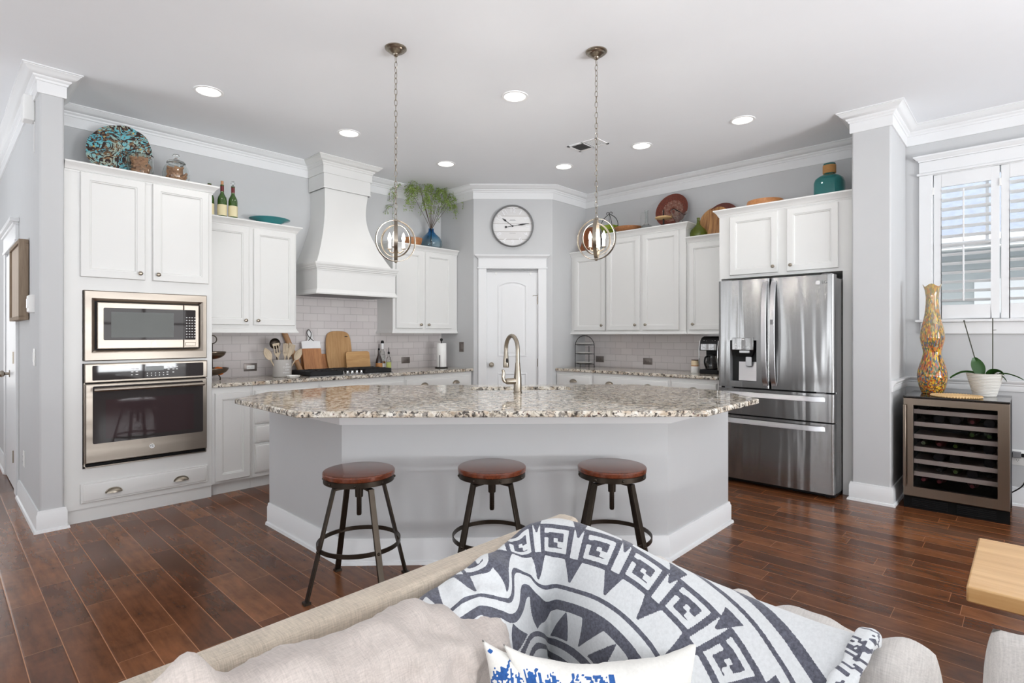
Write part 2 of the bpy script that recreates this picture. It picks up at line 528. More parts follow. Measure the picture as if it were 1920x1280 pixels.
M['tilex'] = mat_tile('x'); M['tiley'] = mat_tile('y')

def fabric(name, rgb, scale=260, var=0.18, rough=0.95, sheen=0.15):
    t = NT(name); c = lin(*rgb)
    v1 = t.coord('Object', (1, 12, 12)); v2 = t.coord('Object', (12, 1, 1))
    a = t.noise(v1, scale/7, 3, 0.6); b = t.noise(v2, scale/7, 3, 0.6); d = t.noise(t.coord(), 9, 3)
    f = t.math('ADD', t.math('MULTIPLY', t.math('ADD', a, b), 0.4), t.math('MULTIPLY', d, 0.2))
    t.l(t.ramp(f, [(0.36, tuple(x*(1-var) for x in c[:3])), (0.64, tuple(min(1, x*(1+var)) for x in c[:3]))]), t.b.inputs['Base Color'])
    t.bump(f, 0.35, 0.002)
    t.set(rough=rough, sheen=sheen)
    return t.m
M['linen'] = fabric('linen_cushion_cloth', (190,180,173))
M['sofacloth'] = fabric('sofa_frame_cloth', (190,177,160), var=0.25)
M['linen2'] = fabric('pale_linen', (196,191,186))
def mat_ink(name, base, ink, var=0.2):
    """woven two-colour cloth: the mesh carries the weave pattern in 'pattern'"""
    t = NT(name)
    at = t.n('Attribute', attribute_name='pattern')
    n = t.noise(t.coord(), 160, 3, 0.7); n2 = t.noise(t.coord(), 60, 3, 0.7)
    f = t.math('ADD', at.outputs['Fac'], t.math('MULTIPLY', t.math('SUBTRACT', n, 0.5), 0.10))
    k = t.ramp(f, [(0.47, (0,0,0)), (0.53, (1,1,1))])
    ca, cb = lin(*base), lin(*ink)
    A = t.ramp(n, [(0.35, tuple(x*(1-var*0.35) for x in ca[:3])), (0.65, tuple(min(1, x*1.04) for x in ca[:3]))])
    B = t.ramp(n, [(0.35, tuple(x*(1-var*1.6) for x in cb[:3])), (0.65, tuple(min(1, x*(1+var*1.9)) for x in cb[:3]))])
    t.l(t.mix(k, A, B), t.b.inputs['Base Color'])
    t.bump(n2, 0.25, 0.002)
    t.set(rough=0.95, sheen=0.2)
    return t.m
M['blanket'] = mat_ink('blanket_weave', (208,210,211), (84,85,96))
M['pillow'] = mat_ink('printed_cotton', (224,222,216), (36,86,152), 0.1)
# ================================================================== the room
YA, XB, H = 5.38, 5.72, 3.07
PX, PY = 4.393, 4.773            # left end of the diagonal pantry wall
QX, QY = 5.054, 4.112            # right end
DL = math.hypot(QX-PX, QY-PY)
WIN = (-0.27, 0.59, 1.435, 2.64) # window opening in the right wall (y0, y1, z0, z1)

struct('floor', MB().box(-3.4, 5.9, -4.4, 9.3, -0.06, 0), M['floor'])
struct('ceiling', MB().box(-3.4, 5.9, -4.4, 9.3, H, H+0.08), M['ceil'])
struct('wall_left', MB().box(0.617, XB+0.1, YA, YA+0.1, 0, H), M['wall'])
struct('wall_hall', MB().box(0.487, 0.617, 4.765, 9.2, 0, H), M['wall'], bevel=0.012)
b = MB()
b.box(XB, XB+0.12, -4.3, WIN[0], 0, H).box(XB, XB+0.12, WIN[1], YA, 0, H)
b.box(XB, XB+0.12, WIN[0], WIN[1], 0, WIN[2]).box(XB, XB+0.12, WIN[0], WIN[1], WIN[3], H)
struct('wall_right', b, M['wall'])
struct('wall_pillar', MB().box(5.036, XB, 0.768, 1.03, 0, H), M['wall'], bevel=0.012)
# pantry: two short side walls and the diagonal with its door opening
b = MB().prism([(PX, PY), (PX+0.07, PY+0.03), (PX+0.07, YA), (PX, YA)], 0, H)
struct('wall_pantry_left', b, M['wall'])
b = MB().prism([(QX, QY), (XB, QY), (XB, QY+0.07), (QX+0.03, QY+0.07)], 0, H)
struct('wall_pantry_right', b, M['wall'])
DX0, DX1, DZ = 0.145, 0.772, 2.065
b = MB().box(0, DX0, 0, 0.09, 0, H).box(DX1, DL, 0, 0.09, 0, H).box(DX0, DX1, 0, 0.09, DZ, H)
struct('wall_pantry', b, M['wall'], loc=(PX, PY, 0), rz=-45)
# the living room behind the camera
b = MB(); xs = (-3.4, -2.75, -1.05, -0.25, 1.45, 2.25, 3.95, 5.84)
for i in range(0, 7, 2): b.box(xs[i], xs[i+1], -4.3, -4.2, 0, H)
for i in range(1, 6, 2): b.box(xs[i], xs[i+1], -4.3, -4.2, 0, 0.5).box(xs[i], xs[i+1], -4.3, -4.2, 2.6, H)
struct('wall_back', b, M['wall'])
b = MB(); ys = (-4.3, -2.85, -1.15, 0.35, 2.05, 5.35, 7.05, 9.2)  # last opening added to let light onto the hall wall
for i in range(0, 7, 2): b.box(-3.4, -3.3, ys[i], ys[i+1], 0, H)
for i in range(1, 6, 2): b.box(-3.4, -3.3, ys[i], ys[i+1], 0, 0.5).box(-3.4, -3.3, ys[i], ys[i+1], 2.6, H)
struct('wall_living', b, M['wall'])
struct('wall_hall_end', MB().box(-3.4, 0.6, 9.2, 9.3, 0, H), M['wall'])
k = 2
for x in (-1.9, 0.6, 3.1):
    w = MB()
    for a in (-0.85, -0.03, 0.79): w.box(x+a, x+a+0.06, -4.23, -4.18, 0.5, 2.6)
    for z in (0.5, 1.52, 2.55): w.box(x-0.85, x+0.85, -4.23, -4.18, z, z+0.05)
    struct('window_%d' % k, w, M['trim']); k += 1
for y in (-2.0, 1.2, 6.2):  # the last window is added, unseen, to brighten the hall
    w = MB()
    for a in (-0.85, -0.03, 0.79): w.box(-3.33, -3.28, y+a, y+a+0.06, 0.5, 2.6)
    for z in (0.5, 1.52, 2.55): w.box(-3.33, -3.28, y-0.85, y+0.85, z, z+0.05)
    struct('window_%d' % k, w, M['trim']); k += 1  # includes the added window at y = 6.2

# crown moulding that follows every jog of the room
CR = [(0,-.158),(.010,-.158),(.012,-.152),(.012,-.082),(.018,-.079),(.022,-.07),(.022,-.066),(.033,-.058),(.036,-.052),(.036,-.047),
      (.05,-.043),(.066,-.032),(.078,-.017),(.084,-.014),(.084,-.010),(.092,-.008),(.092,0),(0,0)]
CR = [(o, H+z) for o, z in CR]
struct('trim_1', MB().sweep([(.487,9.2),(.487,4.765),(.617,4.765),(.617,YA),(2.655,YA)], CR), M['trim'])
struct('trim_2', MB().sweep([(3.18,YA),(PX,YA),(PX,PY),(QX,QY),(XB,QY),(XB,1.03),(5.036,1.03),(5.036,.768),(XB,.768),(XB,-4.2)], CR), M['trim'])
BS = [(0,.142),(.008,.142),(.011,.134),(.011,.126),(.016,.118),(.016,.02),(.026,.016),(.030,.0),(0,0)]
struct('baseboard_hall', MB().sweep([(.487,5.92),(.487,4.765),(.617,4.765),(.617,4.80)], BS), M['trim'])
struct('baseboard_far_hall', MB().sweep([(.487,9.2),(.487,7.0)], BS), M['trim'])
struct('baseboard_right', MB().sweep([(5.12,1.03),(5.036,1.03),(5.036,.768),(XB,.768),(XB,-4.2)], BS), M['trim'])
CH = [(0,.872),(.008,.872),(.012,.885),(.012,.912),(.018,.92),(.018,.928),(.030,.94),(.034,.95),(.034,.957),(0,.957)]
struct('trim_3', MB().sweep([(5.05,.768),(XB,.768),(XB,-4.2)], CH), M['trim'])

# pantry door
d1 = root('door_1', 'white two panel pantry door with arched top panel', 'door', (PX, PY, 0), -45, kind='structure')
b = MB().box(0.153, 0.764, 0.02, 0.055, 0.008, 2.055)
part('door_panel', b, M['trim'], d1)
def arch_poly(x0, x1, z0, z1, rise, i=0.0, n=14):
    x0 += i; x1 -= i; z0 += i
    w = (x1-x0)/2; cx = (x0+x1)/2; rise *= (w/(w+i))**1.5
    rad = (w*w+rise*rise)/(2*rise); cz = z1 - rad - i
    a = math.asin(min(1, w/rad))
    top = [(cx+rad*math.sin(a-2*a*k/n), cz+rad*math.cos(a-2*a*k/n)) for k in range(n+1)]
    return [(x0, z0), (x1, z0)] + top
b = MB()
lv = [(0, .0205), (.003, .0125), (.014, .0115), (.022, .0195), (.034, .0195), (.050, .0115), (.054, .0110)]
b.poly_loft([(arch_poly(.285,.632,1.052,1.945,.052,i), y) for i, y in lv])
b.rect(.285,.632,.24,.858,[(i,y) for i, y in lv])
part('raised_moulding', b, M['trim'], d1)
b = MB()
CX0, CX1 = 0.055, 0.862
for x0, x1 in ((CX0, 0.153), (0.764, CX1)): b.box(x0, x1, -0.018, 0.0, 0, 2.09)
b.box(0.147,0.153,0,0.06,0,2.06).box(0.764,0.77,0,0.06,0,2.06).box(0.147,0.77,0,0.06,2.058,2.09)
b.box(CX0-.012, CX1+.012, -0.026, 0, 2.09, 2.108)
b.box(CX0, CX1, -0.02, 0, 2.108, 2.215)
part('door_casing', b, M['trim'], d1, bevel=.003)
HC = [(0,2.205),(.004,2.205),(.006,2.215),(.02,2.225),(.03,2.236),(.03,2.240),(.036,2.240),(.036,2.252),(0,2.252)]
part('door_cap', MB().sweep([(CX0,0.0),(CX0,-.02),(CX1,-.02),(CX1,0.0)], HC), M['trim'], d1)
b = MB(); rot = Matrix.Rotation(R(90), 4, 'X')
b.lathe([(.0,.066),(.018,.064),(.027,.054),(.029,.044),(.024,.034),(.012,.026),(.010,.01),(.030,.008),(.031,0)], n=20, mat=rot)
b.xf(Matrix.Translation((.212,.02,.955)))
part('door_knob', b, M['nickel'], d1)
for z in (1.72, 0.98, 0.3):
    b = MB().lathe([(.007,-.05),(.007,.05)], (.766,.012,z), 8, True, True)
    b.box(.755,.766,.014,.02,z-.045,z+.045)
    part('hinge', b, M['nickel'], d1)
b = MB().tube([(.764,.0,1.80),(.764,-.01,1.775),(.735,-.02,1.772),(.71,-.02,1.775),(.70,-.02,1.765)], .0035, 6)
part('door_stop_hook', b, M['nickel'], d1)
for x in (.265, .675):
    part('door_hook', MB().box(x-.012,x+.012,.012,.02,2.03,2.055).box(x-.006,x+.006,.004,.02,2.02,2.034), M['whitepl'], d1)

# hall door, seen almost edge-on
d2 = root('door_2', 'white hall door beside the framed panel', 'door', (.487, 0, 0), 0, kind='structure')
part('door_panel', MB().box(-.012, 0, 6.13, 6.93, .01, 2.03), M['trim'], d2, bevel=.003)
b = MB().box(-.022,0,5.98,6.11,0,2.06).box(-.022,0,6.95,7.05,0,2.06).box(-.03,0,5.96,7.07,2.06,2.085).box(-.024,0,5.98,7.05,2.085,2.21)
b.box(-.04,0,5.965,7.065,2.205,2.225).box(-.062,0,5.94,7.09,2.225,2.255)
part('door_casing', b, M['trim'], d2, bevel=.004)
for z in (1.78, 1.12, 0.3): part('hinge', MB().box(-.03,-.012,6.115,6.128,z-.05,z+.05), M['nickel'], d2)
b = MB().lathe([(.0,.075),(.02,.07),(.03,.055),(.026,.04),(.012,.03),(.012,.008),(.032,.006),(.032,0)], n=16, mat=Matrix.Rotation(R(-90),4,'Y'))
b.xf(Matrix.Translation((-.012,6.6,.965)))
part('door_knob', b, M['nickel'], d2)

# window with plantation shutters
w1 = root('window_1', 'window with white plantation shutters above the wine cooler', 'window', (XB, 0, 0), 0, kind='structure')
y0, y1, z0, z1 = WIN
b = MB()
b.box(-.02,0,y1,y1+.085,z0,z1).box(-.02,0,y0-.085,y0,z0,z1)
b.box(-.028,0,y0-.1,y1+.1,z1,z1+.02).box(-.02,0,y0-.085,y1+.085,z1+.02,z1+.115)
b.box(-.03,.1,y0,y0+.008,z0,z1).box(-.01,.1,y1-.008,y1,z0,z1).box(-.01,.1,y0,y1,z1-.006,z1)
part('window_casing', b, M['trim'], w1, bevel=.003)
HC2 = [(o, z+ (z1+.115-2.205)) for o, z in HC]
part('window_cap', MB().sweep([(0,y1+.085),(-.02,y1+.085),(-.02,y0-.085),(0,y0-.085)], HC2), M['trim'], w1)
b = MB().box(-.05,.1,y0-.11,y1+.11,z0-.022,z0)
part('window_sill', b, M['trim'], w1, bevel=.005)
part('window_apron', MB().box(-.018,0,y0-.075,y1+.075,z0-.118,z0-.022), M['trim'], w1, bevel=.004)
def shutter(ya, yb):
    """ya > yb: stile edges; louvres between rails"""
    x = -.004; st = .05; zb, zt = z0+.004, z1-.008
    b = MB()
    b.box(x, x+.028, ya-st, ya, zb, zt).box(x, x+.028, yb, yb+st, zb, zt)
    b.box(x, x+.028, yb+st, ya-st, zb, zb+.115).box(x, x+.028, yb+st, ya-st, zt-.105, zt)
    s = part('shutter_panel', b, M['trim'], w1, bevel=.003)
    n = 13; za, zz = zb+.115, zt-.105; p = (zz-za)/n
    for i in range(n):
        zc = za + p*(i+.5)
        l = MB(); cs = []
        for j in range(10):
            a = 2*PI*j/10
            u, v = .031*math.cos(a), .0045*math.sin(a)
            tl = R(-17)
            cs.append((u*math.cos(tl)-v*math.sin(tl)+x+.014, u*math.sin(tl)+v*math.cos(tl)+zc))
        l.loft([[(q[0], yb+st+.002, q[1]) for q in cs], [(q[0], ya-st-.002, q[1]) for q in cs]], True, True, True)
        part('louver', l, M['trim'], s)
    yc = (ya+yb)/2+.012
    for a, c in ((za+.03, za+6.4*p), (za+6.8*p, zz-.04)):
        part('tilt_rod', MB().box(x-.026, x-.016, yc-.006, yc+.006, a, c), M['trim'], s, bevel=.003)
    part('hinge', MB().box(x-.008, x+.004, ya-.002, ya+.01, zt-.16, zt-.1), M['whitepl'], s)
shutter(.577, .168); shutter(.160, -.25)
part('pane', MB().box(.09,.094,y0,y1,z0,z1), M['pane'], w1)
b = MB().box(.08,.105,y0,y0+.04,z0,z1).box(.08,.105,y1-.04,y1,z0,z1).box(.08,.105,y0,y1,z0,z0+.05).box(.08,.105,y0,y1,z1-.04,z1)
b.box(.08,.105,y0,y1,2.03,2.075).box(.085,.1,.235,.255,2.07,z1)
part('window_sash', b, M['trim'], w1)
# the house next door, seen between the louvres
nb = root('neighbouring_house', 'pale sided house with grey shingle roof seen through the shutters', 'house', (9.0, 0, 0), 0)
b = MB()
for i in range(24): 
    z = -0.6 + i*.13
    b.prism_y([(0,z),(-.022,z),(-.004,z+.13),(0,z+.13)], -5, 6)
part('siding_wall', b, M['siding'], nb)
b = MB().prism_y([(-.35,2.50),(-.45,2.50),(1.6,4.6),(1.7,4.5)], -5, 6)
part('roof', b, M['shingle'], nb)
part('gutter', MB().box(-.52,-.35,-5,6,2.34,2.50), M['white'], nb)
part('window', MB().box(-.05,0,-.6,.5,.9,2.0), M['trim'], nb)
struct('exterior_ground', MB().box(5.84, 14, -9, 10, -.8, -.75), plain('outside_ground', (150,150,140), .9))  # ground outside the right wall
# ================================================================== cabinets
FR = [(0,0),(0,-.015),(.004,-.021),(.051,-.021),(.053,-.016),(.060,-.015),(.064,-.007),(.070,-.007)]   # framed door
SL = [(0,0),(0,-.012),(.003,-.015),(.010,-.015),(.013,-.0185),(.018,-.020)]                                # slab drawer
def knob_mb(x, z, y=-.02):
    b = MB().lathe([(.0,.030),(.009,.0295),(.0145,.026),(.0155,.022),(.013,.018),(.007,.014),(.006,.004),(.010,.002),(.010,0)], n=18, mat=Matrix.Rotation(R(90),4,'X'))
    return b.xf(Matrix.Translation((x, y, z)))
def pull_mb(x, z, y=-.02):
    b = MB(); hw, hz, hy = .047, .031, .026
    loops = []
    for i in range(9):
        t = PI*i/8; row = []
        for j in range(7):
            f = (PI/2)*j/6
            row.append((x-hw*math.cos(t), y-hy*math.sin(f)*math.sin(t)**.6-.001, z+hz*math.sin(t)*math.cos(f)-.012))
        loops.append(row)
    b.loft(loops, False)
    b.tube([(x-hw*1.06*math.cos(PI*i/16), y-.002, z+hz*1.1*math.sin(PI*i/16)-.013) for i in range(17)], .003, 6)
    return b
CC = [(0,-.066),(.005,-.066),(.007,-.056),(.013,-.052),(.017,-.040),(.027,-.026),(.037,-.017),(.040,-.013),(.045,-.012),(.045,0),(0,0)]
RL = [(0,0),(.018,0),(.020,.006),(.012,.018),(.004,.03),(.004,.038),(0,.04)]
def cabinet(name, label, loc, rz, w, d, z0, z1, doors=(), drawers=(), crown=None, rail=False, group=None, toe=0, base=None, right_side=True, left_side=True, body_top=None):
    t = root(name, label, 'cabinet', loc, rz, group)
    b = MB().box(0, w, 0, d, z0+toe, body_top or z1)
    part('cabinet_body', b, M['cab'], t)
    if toe: part('toe_kick', MB().box(0, w, .05, d, z0, z0+toe), M['cab'], t)
    for (a, c, e, f, kx, kz) in doors:
        p = part('door', MB().rect(a, c, e, f, FR), M['cab'], t)
        if kx is not None: part('knob', knob_mb(kx, kz), M['nickel'], p)
    for (a, c, e, f, px) in drawers:
        p = part('drawer', MB().rect(a, c, e, f, SL), M['cab'], t)
        for x in px: part('cup_pull', pull_mb(x, (e+f)/2), M['nickel'], p)
    if crown is not None:
        pr = [(o, z1+z) for o, z in CC]
        path = [(0,0),(w,0)]
        if 'l' in crown: path = [(0, d if 'L' not in crown else .05)] + path
        if 'r' in crown: path = path + [(w, d)]
        part('crown_moulding', MB().sweep(path, pr), M['cab'], t)
    if rail:
        pr = [(o, z0-.036+z) for o, z in RL]
        path = [(0,0),(w,0)]
        if 'l' in rail: path = [(0, d)] + path
        if 'r' in rail: path = path + [(w, d)]
        b = MB().sweep(path, pr)
        b.box(0, w, 0, .016, z0-.036, z0)
        part('light_rail', b, M['cab'], t)
    return t

# tall oven tower (front faces -y)
TX, TY = 0.620, 4.80
TW = 1.552 - TX
t = root('oven_tower', 'tall white cabinet tower holding the microwave and wall oven', 'cabinet', (TX, TY, 0), 0)
b = MB().box(0,.1,0,.572,.095,2.50).box(.885,TW,0,.572,.095,2.50).box(.1,.885,0,.572,1.62,2.50).box(.1,.885,0,.572,.095,.372).box(.1,.885,0,.03,1.108,1.13).box(.1,.885,.5,.572,.372,1.62)
part('cabinet_body', b, M['cab'], t)
part('toe_kick', MB().box(0,TW,.012,.572,0,.095), M['cab'], t)
part('crown_moulding', MB().sweep([(.0,0),(TW,0),(TW,.572)], [(o, 2.505+z) for o, z in CC]), M['cab'], t)
for a, c, kx in ((.086,.470,.436), (.517,.905,.551)):
    p = part('door', MB().rect(a, c, 1.715, 2.445, FR), M['cab'], t)
    part('knob', knob_mb(kx, 1.762), M['nickel'], p)
p = part('drawer', MB().rect(.088,.897,.135,.270,SL), M['cab'], t)
for x in (.277,.707): part('cup_pull', pull_mb(x,.195), M['nickel'], p)

# built-in microwave
def badge(parent, x, y, z, r, name='round_badge'):
    b = MB().lathe([(0,.003),(r*.82,.003),(r*.86,.0045),(r,.0045),(r,0)], n=28, mat=Matrix.Rotation(R(90),4,'X'))
    b.xf(Matrix.Translation((x,y,z)))
    p = part(name, b, M['chrome'], parent)
    g = MB()
    for s in (-1, 1):
        g.tube([(x+s*r*(.38+.28*math.cos(R(a)))-s*r*.1, y-.004, z+s*r*.02+r*.42*math.sin(R(a))) for a in range(20, 320, 20)], r*.055, 5)
    g.tube([(x+r*.62*math.cos(R(a)), y-.004, z+r*.62*math.sin(R(a))) for a in range(0,360,20)], r*.04, 5, closed=True)
    part('monogram', g, M['bronze'], p)
m = root('microwave', 'stainless built-in microwave above the wall oven', 'microwave', (TX, TY, 0), 0)
X0, X1, Z0, Z1 = .105, .888, 1.125, 1.622
b = MB(); W0, W1, V0, V1 = X0+.062, X1-.050, 1.202, 1.548
loops = []
for (ax, bx, az, bz, y) in ((X0,X1,Z0,Z1,.0),(X0,X1,Z0,Z1,-.020),(X0+.006,X1-.006,Z0+.006,Z1-.006,-.027),(W0-.02,W1+.02,V0-.02,V1+.02,-.030),(W0,W1,V0,V1,-.012),(W0,W1,V0,V1,.02)):
    loops.append([(ax,y,az),(bx,y,az),(bx,y,bz),(ax,y,bz)])
b.loft(loops, True)
part('trim_frame', b, M['ssw'], m)
part('cavity', MB().box(W0,W1,.0,.4,V0,V1), M['dark'], m)
G0, G1 = W0+.012, W1-.010
GS = G0 + (G1-G0)*.835
dr = part('door', MB().rect(G0, GS-.0015, V0+.008, V1-.008, [(0,.0),(0,-.026),(.004,-.03)]), M['ssw'], m)
b = MB().poly_loft([(rrect(G0+.036,GS+.0,V0+.070,V1-.045,.008),-.0302),(rrect(G0+.036,GS,V0+.070,V1-.045,.008),-.0312)])
part('door_glass', b, M['ovenglass'], dr)
b = MB().poly_loft([(rrect(G0+.08,GS-.068,V0+.088,V1-.073,.004),-.0312),(rrect(G0+.08,GS-.068,V0+.088,V1-.073,.004),-.0318)])
part('window', b, M['mwglass'], dr)
badge(dr, (G0+G1)/2+.018, -.0302, V0+.040, .014)
cp = part('control_panel', MB().rect(GS+.0015, G1, V0+.008, V1-.008, [(0,.0),(0,-.026),(.004,-.03)]), M['ssw'], m)
b = MB().poly_loft([(rrect(GS+.002,G1-.024,V0+.070,V1-.045,.006),-.0302),(rrect(GS+.002,G1-.024,V0+.070,V1-.045,.006),-.0312)])
part('keypad_glass', b, M['ovenglass'], cp)
b = MB()
for i in range(4):
    for j in range(8):
        x = GS+.016+i*.019; z = V0+.088+j*.0215
        b.box(x, x+.010, -.0316, -.031, z, z+.006)
part('keypad_marks', b, M['ink'], cp)
b = MB().rect(GS+.012, G1-.022, V0+.020, V0+.050, [(0,-.03),(0,-.031),(.002,-.0325),(.003,-.031)])
part('open_button', b, M['ssw'], cp, bevel=.001)

# wall oven
o = root('built_in_oven', 'stainless wall oven with bar handle below the microwave', 'oven', (TX, TY, 0), 0)
Z0, Z1 = .376, 1.106
b = MB().box(X0,X1,-.012,.0,Z0,Z0+.012).box(X0,X0+.008,-.012,0,Z0,Z1).box(X1-.006,X1,-.012,0,Z0,Z1)
part('mounting_trim', b, M['ssw'], o)
part('oven_body', MB().box(X0+.01,X1-.01,.0,.48,Z0+.01,Z1-.002), M['dark'], o)
c = part('control_panel', MB().rect(X0, X1, .972, Z1, [(0,0),(0,-.030),(.006,-.036)]), M['ssw'], o)
b = MB().poly_loft([(rrect(X0+.045,X1-.030,.988,1.092,.006),-.0362),(rrect(X0+.045,X1-.030,.988,1.092,.006),-.0375)])
part('control_glass', b, M['ovenglass'], c)
b = MB().box(X0+.365,X0+.48,-.0380,-.0374,1.044,1.076)
part('clock_display', b, M['screen'], c)
MK = ((.272,1.057,.022),(.30,1.057,.02),(.272,1.036,.014),(.30,1.036,.014),(.272,1.015,.01),(.30,1.015,.016))
MK2 = ((.505,1.062,.014),(.505,1.045,.014),(.537,1.062,.012),(.537,1.045,.014),(.56,1.062,.014),(.56,1.045,.014),(.537,1.022,.012),(.498,1.024,.012),(.498,1.006,.012))
MK3 = tuple((.37+i*.026, 1.004+j*.017, .007) for i in range(5) for j in range(2))
for grp in (MK, MK2, MK3):
    b = MB()
    for x, z, w in grp: b.box(X0+x, X0+x+w, -.0380, -.0374, z, z+.007)
    part('control_marks', b, M['ink'], c)
d = part('oven_door', MB().rect(X0+.004, X1-.004, .412, .964, [(0,-.004),(0,-.036),(.006,-.042)]), M['ssw'], o)
b = MB().poly_loft([(rrect(X0+.046,X1-.034,.545,.948,.010),-.0422),(rrect(X0+.046,X1-.034,.545,.948,.010),-.0436)])
part('door_glass', b, M['ovenglass'], d)
b = MB().poly_loft([(rrect(X0+.12,X1-.10,.575,.85,.004),-.0436),(rrect(X0+.12,X1-.10,.575,.85,.004),-.0440)])
part('viewing_window', b, plain('oven_viewing_window', (62,50,52), .04, spec=.16), d)
b = MB().tube([(X0+.05,-.085,.925),(X0+.06,-.088,.925),(X1-.05,-.088,.925),(X1-.04,-.085,.925)], .0135, 14)
for x in (X0+.085, X1-.075): b.box(x-.012, x+.012, -.085, -.040, .915, .935)
part('door_handle', b, M['ssw'], d)
badge(d, (X0+X1)/2+.01, -.0425, .482, .0165)
b = MB()
for i in range(3): b.box(X0+.012,X1-.012,-.030,-.002,.386+i*.007,.390+i*.007)
part('vent_grille', b, M['black'], o)

# upper cabinets on the left wall
UY = 5.065
GU = 'white upper cabinets on the left wall'
cabinet('upper_cabinet', 'white two door upper cabinet with the turquoise bowl on top', (1.553,UY,0), 0, .822, YA-UY-.002, 1.362, 2.327,
        [(.015,.385,1.397,2.262,.352,1.437),(.424,.805,1.397,2.262,.458,1.437)], (), 'r', 'r', GU)
cabinet('upper_cabinet', 'white two door upper cabinet with the blue vase on top', (3.462,UY,0), 0, .925, YA-UY-.002, 1.362, 2.327,
        [(.034,.396,1.382,2.262,.362,1.425),(.436,.830,1.382,2.262,.472,1.425)], (), 'l', 'l', GU)

# base cabinets along the left wall
BY = 4.80
GB = 'white base cabinets on the left wall'
BD = YA-BY-.003
cabinet('base_cabinet', 'white single door base cabinet beside the oven tower', (1.553,BY,0), 0, .317, BD, 0, .882,
        [(.018,.292,.118,.835,None,0)], (), group=GB, toe=.098)
cabinet('base_cabinet', 'white three drawer base cabinet partly behind the island', (1.871,BY,0), 0, .60, BD, 0, .882, (),
        [(.016,.585,.552,.835,()),(.016,.585,.392,.537,()),(.016,.585,.135,.375,())], group=GB, toe=.098)
cabinet('base_cabinet', 'white base cabinet under the gas cooktop', (2.472,BY,0), 0, .955, BD, 0, .882,
        [(.016,.47,.118,.68,None,0),(.485,.94,.118,.68,None,0)], [(.016,.94,.70,.835,())], group=GB, toe=.098)
cabinet('base_cabinet', 'white wide drawer base cabinet between cooktop and pantry corner', (3.428,BY,0), 0, .955, BD, 0, .882,
        [(.016,.455,.118,.68,None,0),(.47,.925,.118,.68,None,0)], [(.016,.925,.70,.835,(.25,.70))], group=GB, toe=.098)

# right wall: local x runs along -y, local y into the wall (+x)
BX = 5.13
GBR = 'white base cabinets on the right wall'
def rw(y): return QY - y
def right_base(name, label, ya, yb, doors, drawers):
    cabinet(name, label, (BX, ya, 0), -90, ya-yb-.001, XB-BX-.003, 0, .882, doors, drawers, group=GBR, toe=.098)
right_base('base_cabinet', 'white base cabinet with one cup pull beside the pantry wall', 4.109, 3.585, [(.016,.508,.118,.68,None,0)], [(.016,.508,.70,.845,(.262,))])
right_base('base_cabinet', 'white wide drawer base cabinet under the two wall outlets', 3.584, 2.64, [(.016,.465,.118,.68,None,0),(.48,.925,.118,.68,None,0)], [(.016,.925,.70,.845,(.23,.70))])
right_base('base_cabinet', 'white base cabinet under the coffee maker', 2.639, 2.142, [(.016,.48,.118,.68,None,0)], [(.016,.48,.70,.845,(.25,))])
UX = 5.42
GUR = 'white upper cabinets on the right wall'
cabinet('upper_cabinet', 'white low single door upper cabinet behind the right pendant', (UX, 4.109, 0), -90, .521, XB-UX-.002, 1.352, 2.318,
        [(.055,.505,1.36,2.25,.462,1.42)], (), '', 'l', GUR)
cabinet('upper_cabinet', 'white tall two door upper cabinet under the red basket', (5.395, 3.587, 0), -90, .985, XB-5.395-.002, 1.352, 2.482,
        [(.020,.45,1.36,2.41,.40,1.42),(.485,.915,1.36,2.41,.53,1.42)], (), 'rl', 'r', GUR)
cabinet('upper_cabinet', 'white low single door upper cabinet above the coffee maker', (UX, 2.600, 0), -90, .458, XB-UX-.002, 1.352, 2.325,
        [(.028,.43,1.36,2.255,.075,1.42)], (), '', 'x', GUR)
# cabinet surround of the refrigerator
FX = 5.135
t = cabinet('fridge_cabinet', 'white two door cabinet over the refrigerator with side panels', (FX, 2.140, 0), -90, 1.108, XB-FX-.003, 1.836, 2.485,
        [(.105,.527,1.862,2.405,.492,1.915),(.602,.998,1.862,2.405,.637,1.915)], (), 'l')
part('side_panel', MB().box(0,.020,0,.58,0,1.836), M['cab'], t, bevel=.002)
part('side_panel', MB().box(1.026,1.108,0,.58,0,1.836), M['cab'], t, bevel=.002)

# granite worktops
def slab(mb, poly, z0, z1, hole=None):
    """worktop with eased edge; poly counter-clockwise so that 'right of travel' is outside"""
    t = z1-z0
    pr = [(-.010,z1),(-.004,z1-.0015),(-.0005,z1-.006),(0,z1-.011),(0,z0+.004),(-.004,z0)]
    mb.sweep(poly, pr, closed=True)
    n = len(poly)
    def offs(o):
        out = []
        for i in range(n):
            a, p, c = Vector(poly[i-1]), Vector(poly[i]), Vector(poly[(i+1) % n])
            d0, d1 = (p-a).normalized(), (c-p).normalized()
            n0, n1 = Vector((d0.y,-d0.x)), Vector((d1.y,-d1.x)); m = n0+n1; m = m/max(m.dot(n0), .2)
            out.append(p + m*o)
        return out
    for o, z in ((-.010, z1), (-.004, z0)):
        bm = bmesh.new(); es = []
        for lp in [offs(o)] + ([hole] if hole else []):
            vs = [bm.verts.new((p[0], p[1], z)) for p in lp]
            es += [bm.edges.new((vs[i], vs[(i+1) % len(vs)])) for i in range(len(vs))]
        bmesh.ops.triangle_fill(bm, use_beauty=True, use_dissolve=False, edges=es)
        bm.verts.index_update()
        mb.add([v.co for v in bm.verts], [[v.index for v in f.verts] for f in bm.faces]); bm.free()
    if hole: mb.loft([[(p[0],p[1],z1) for p in hole],[(p[0],p[1],z0) for p in hole]], True)
    return mb
CZ0, CZ1 = .882, .914
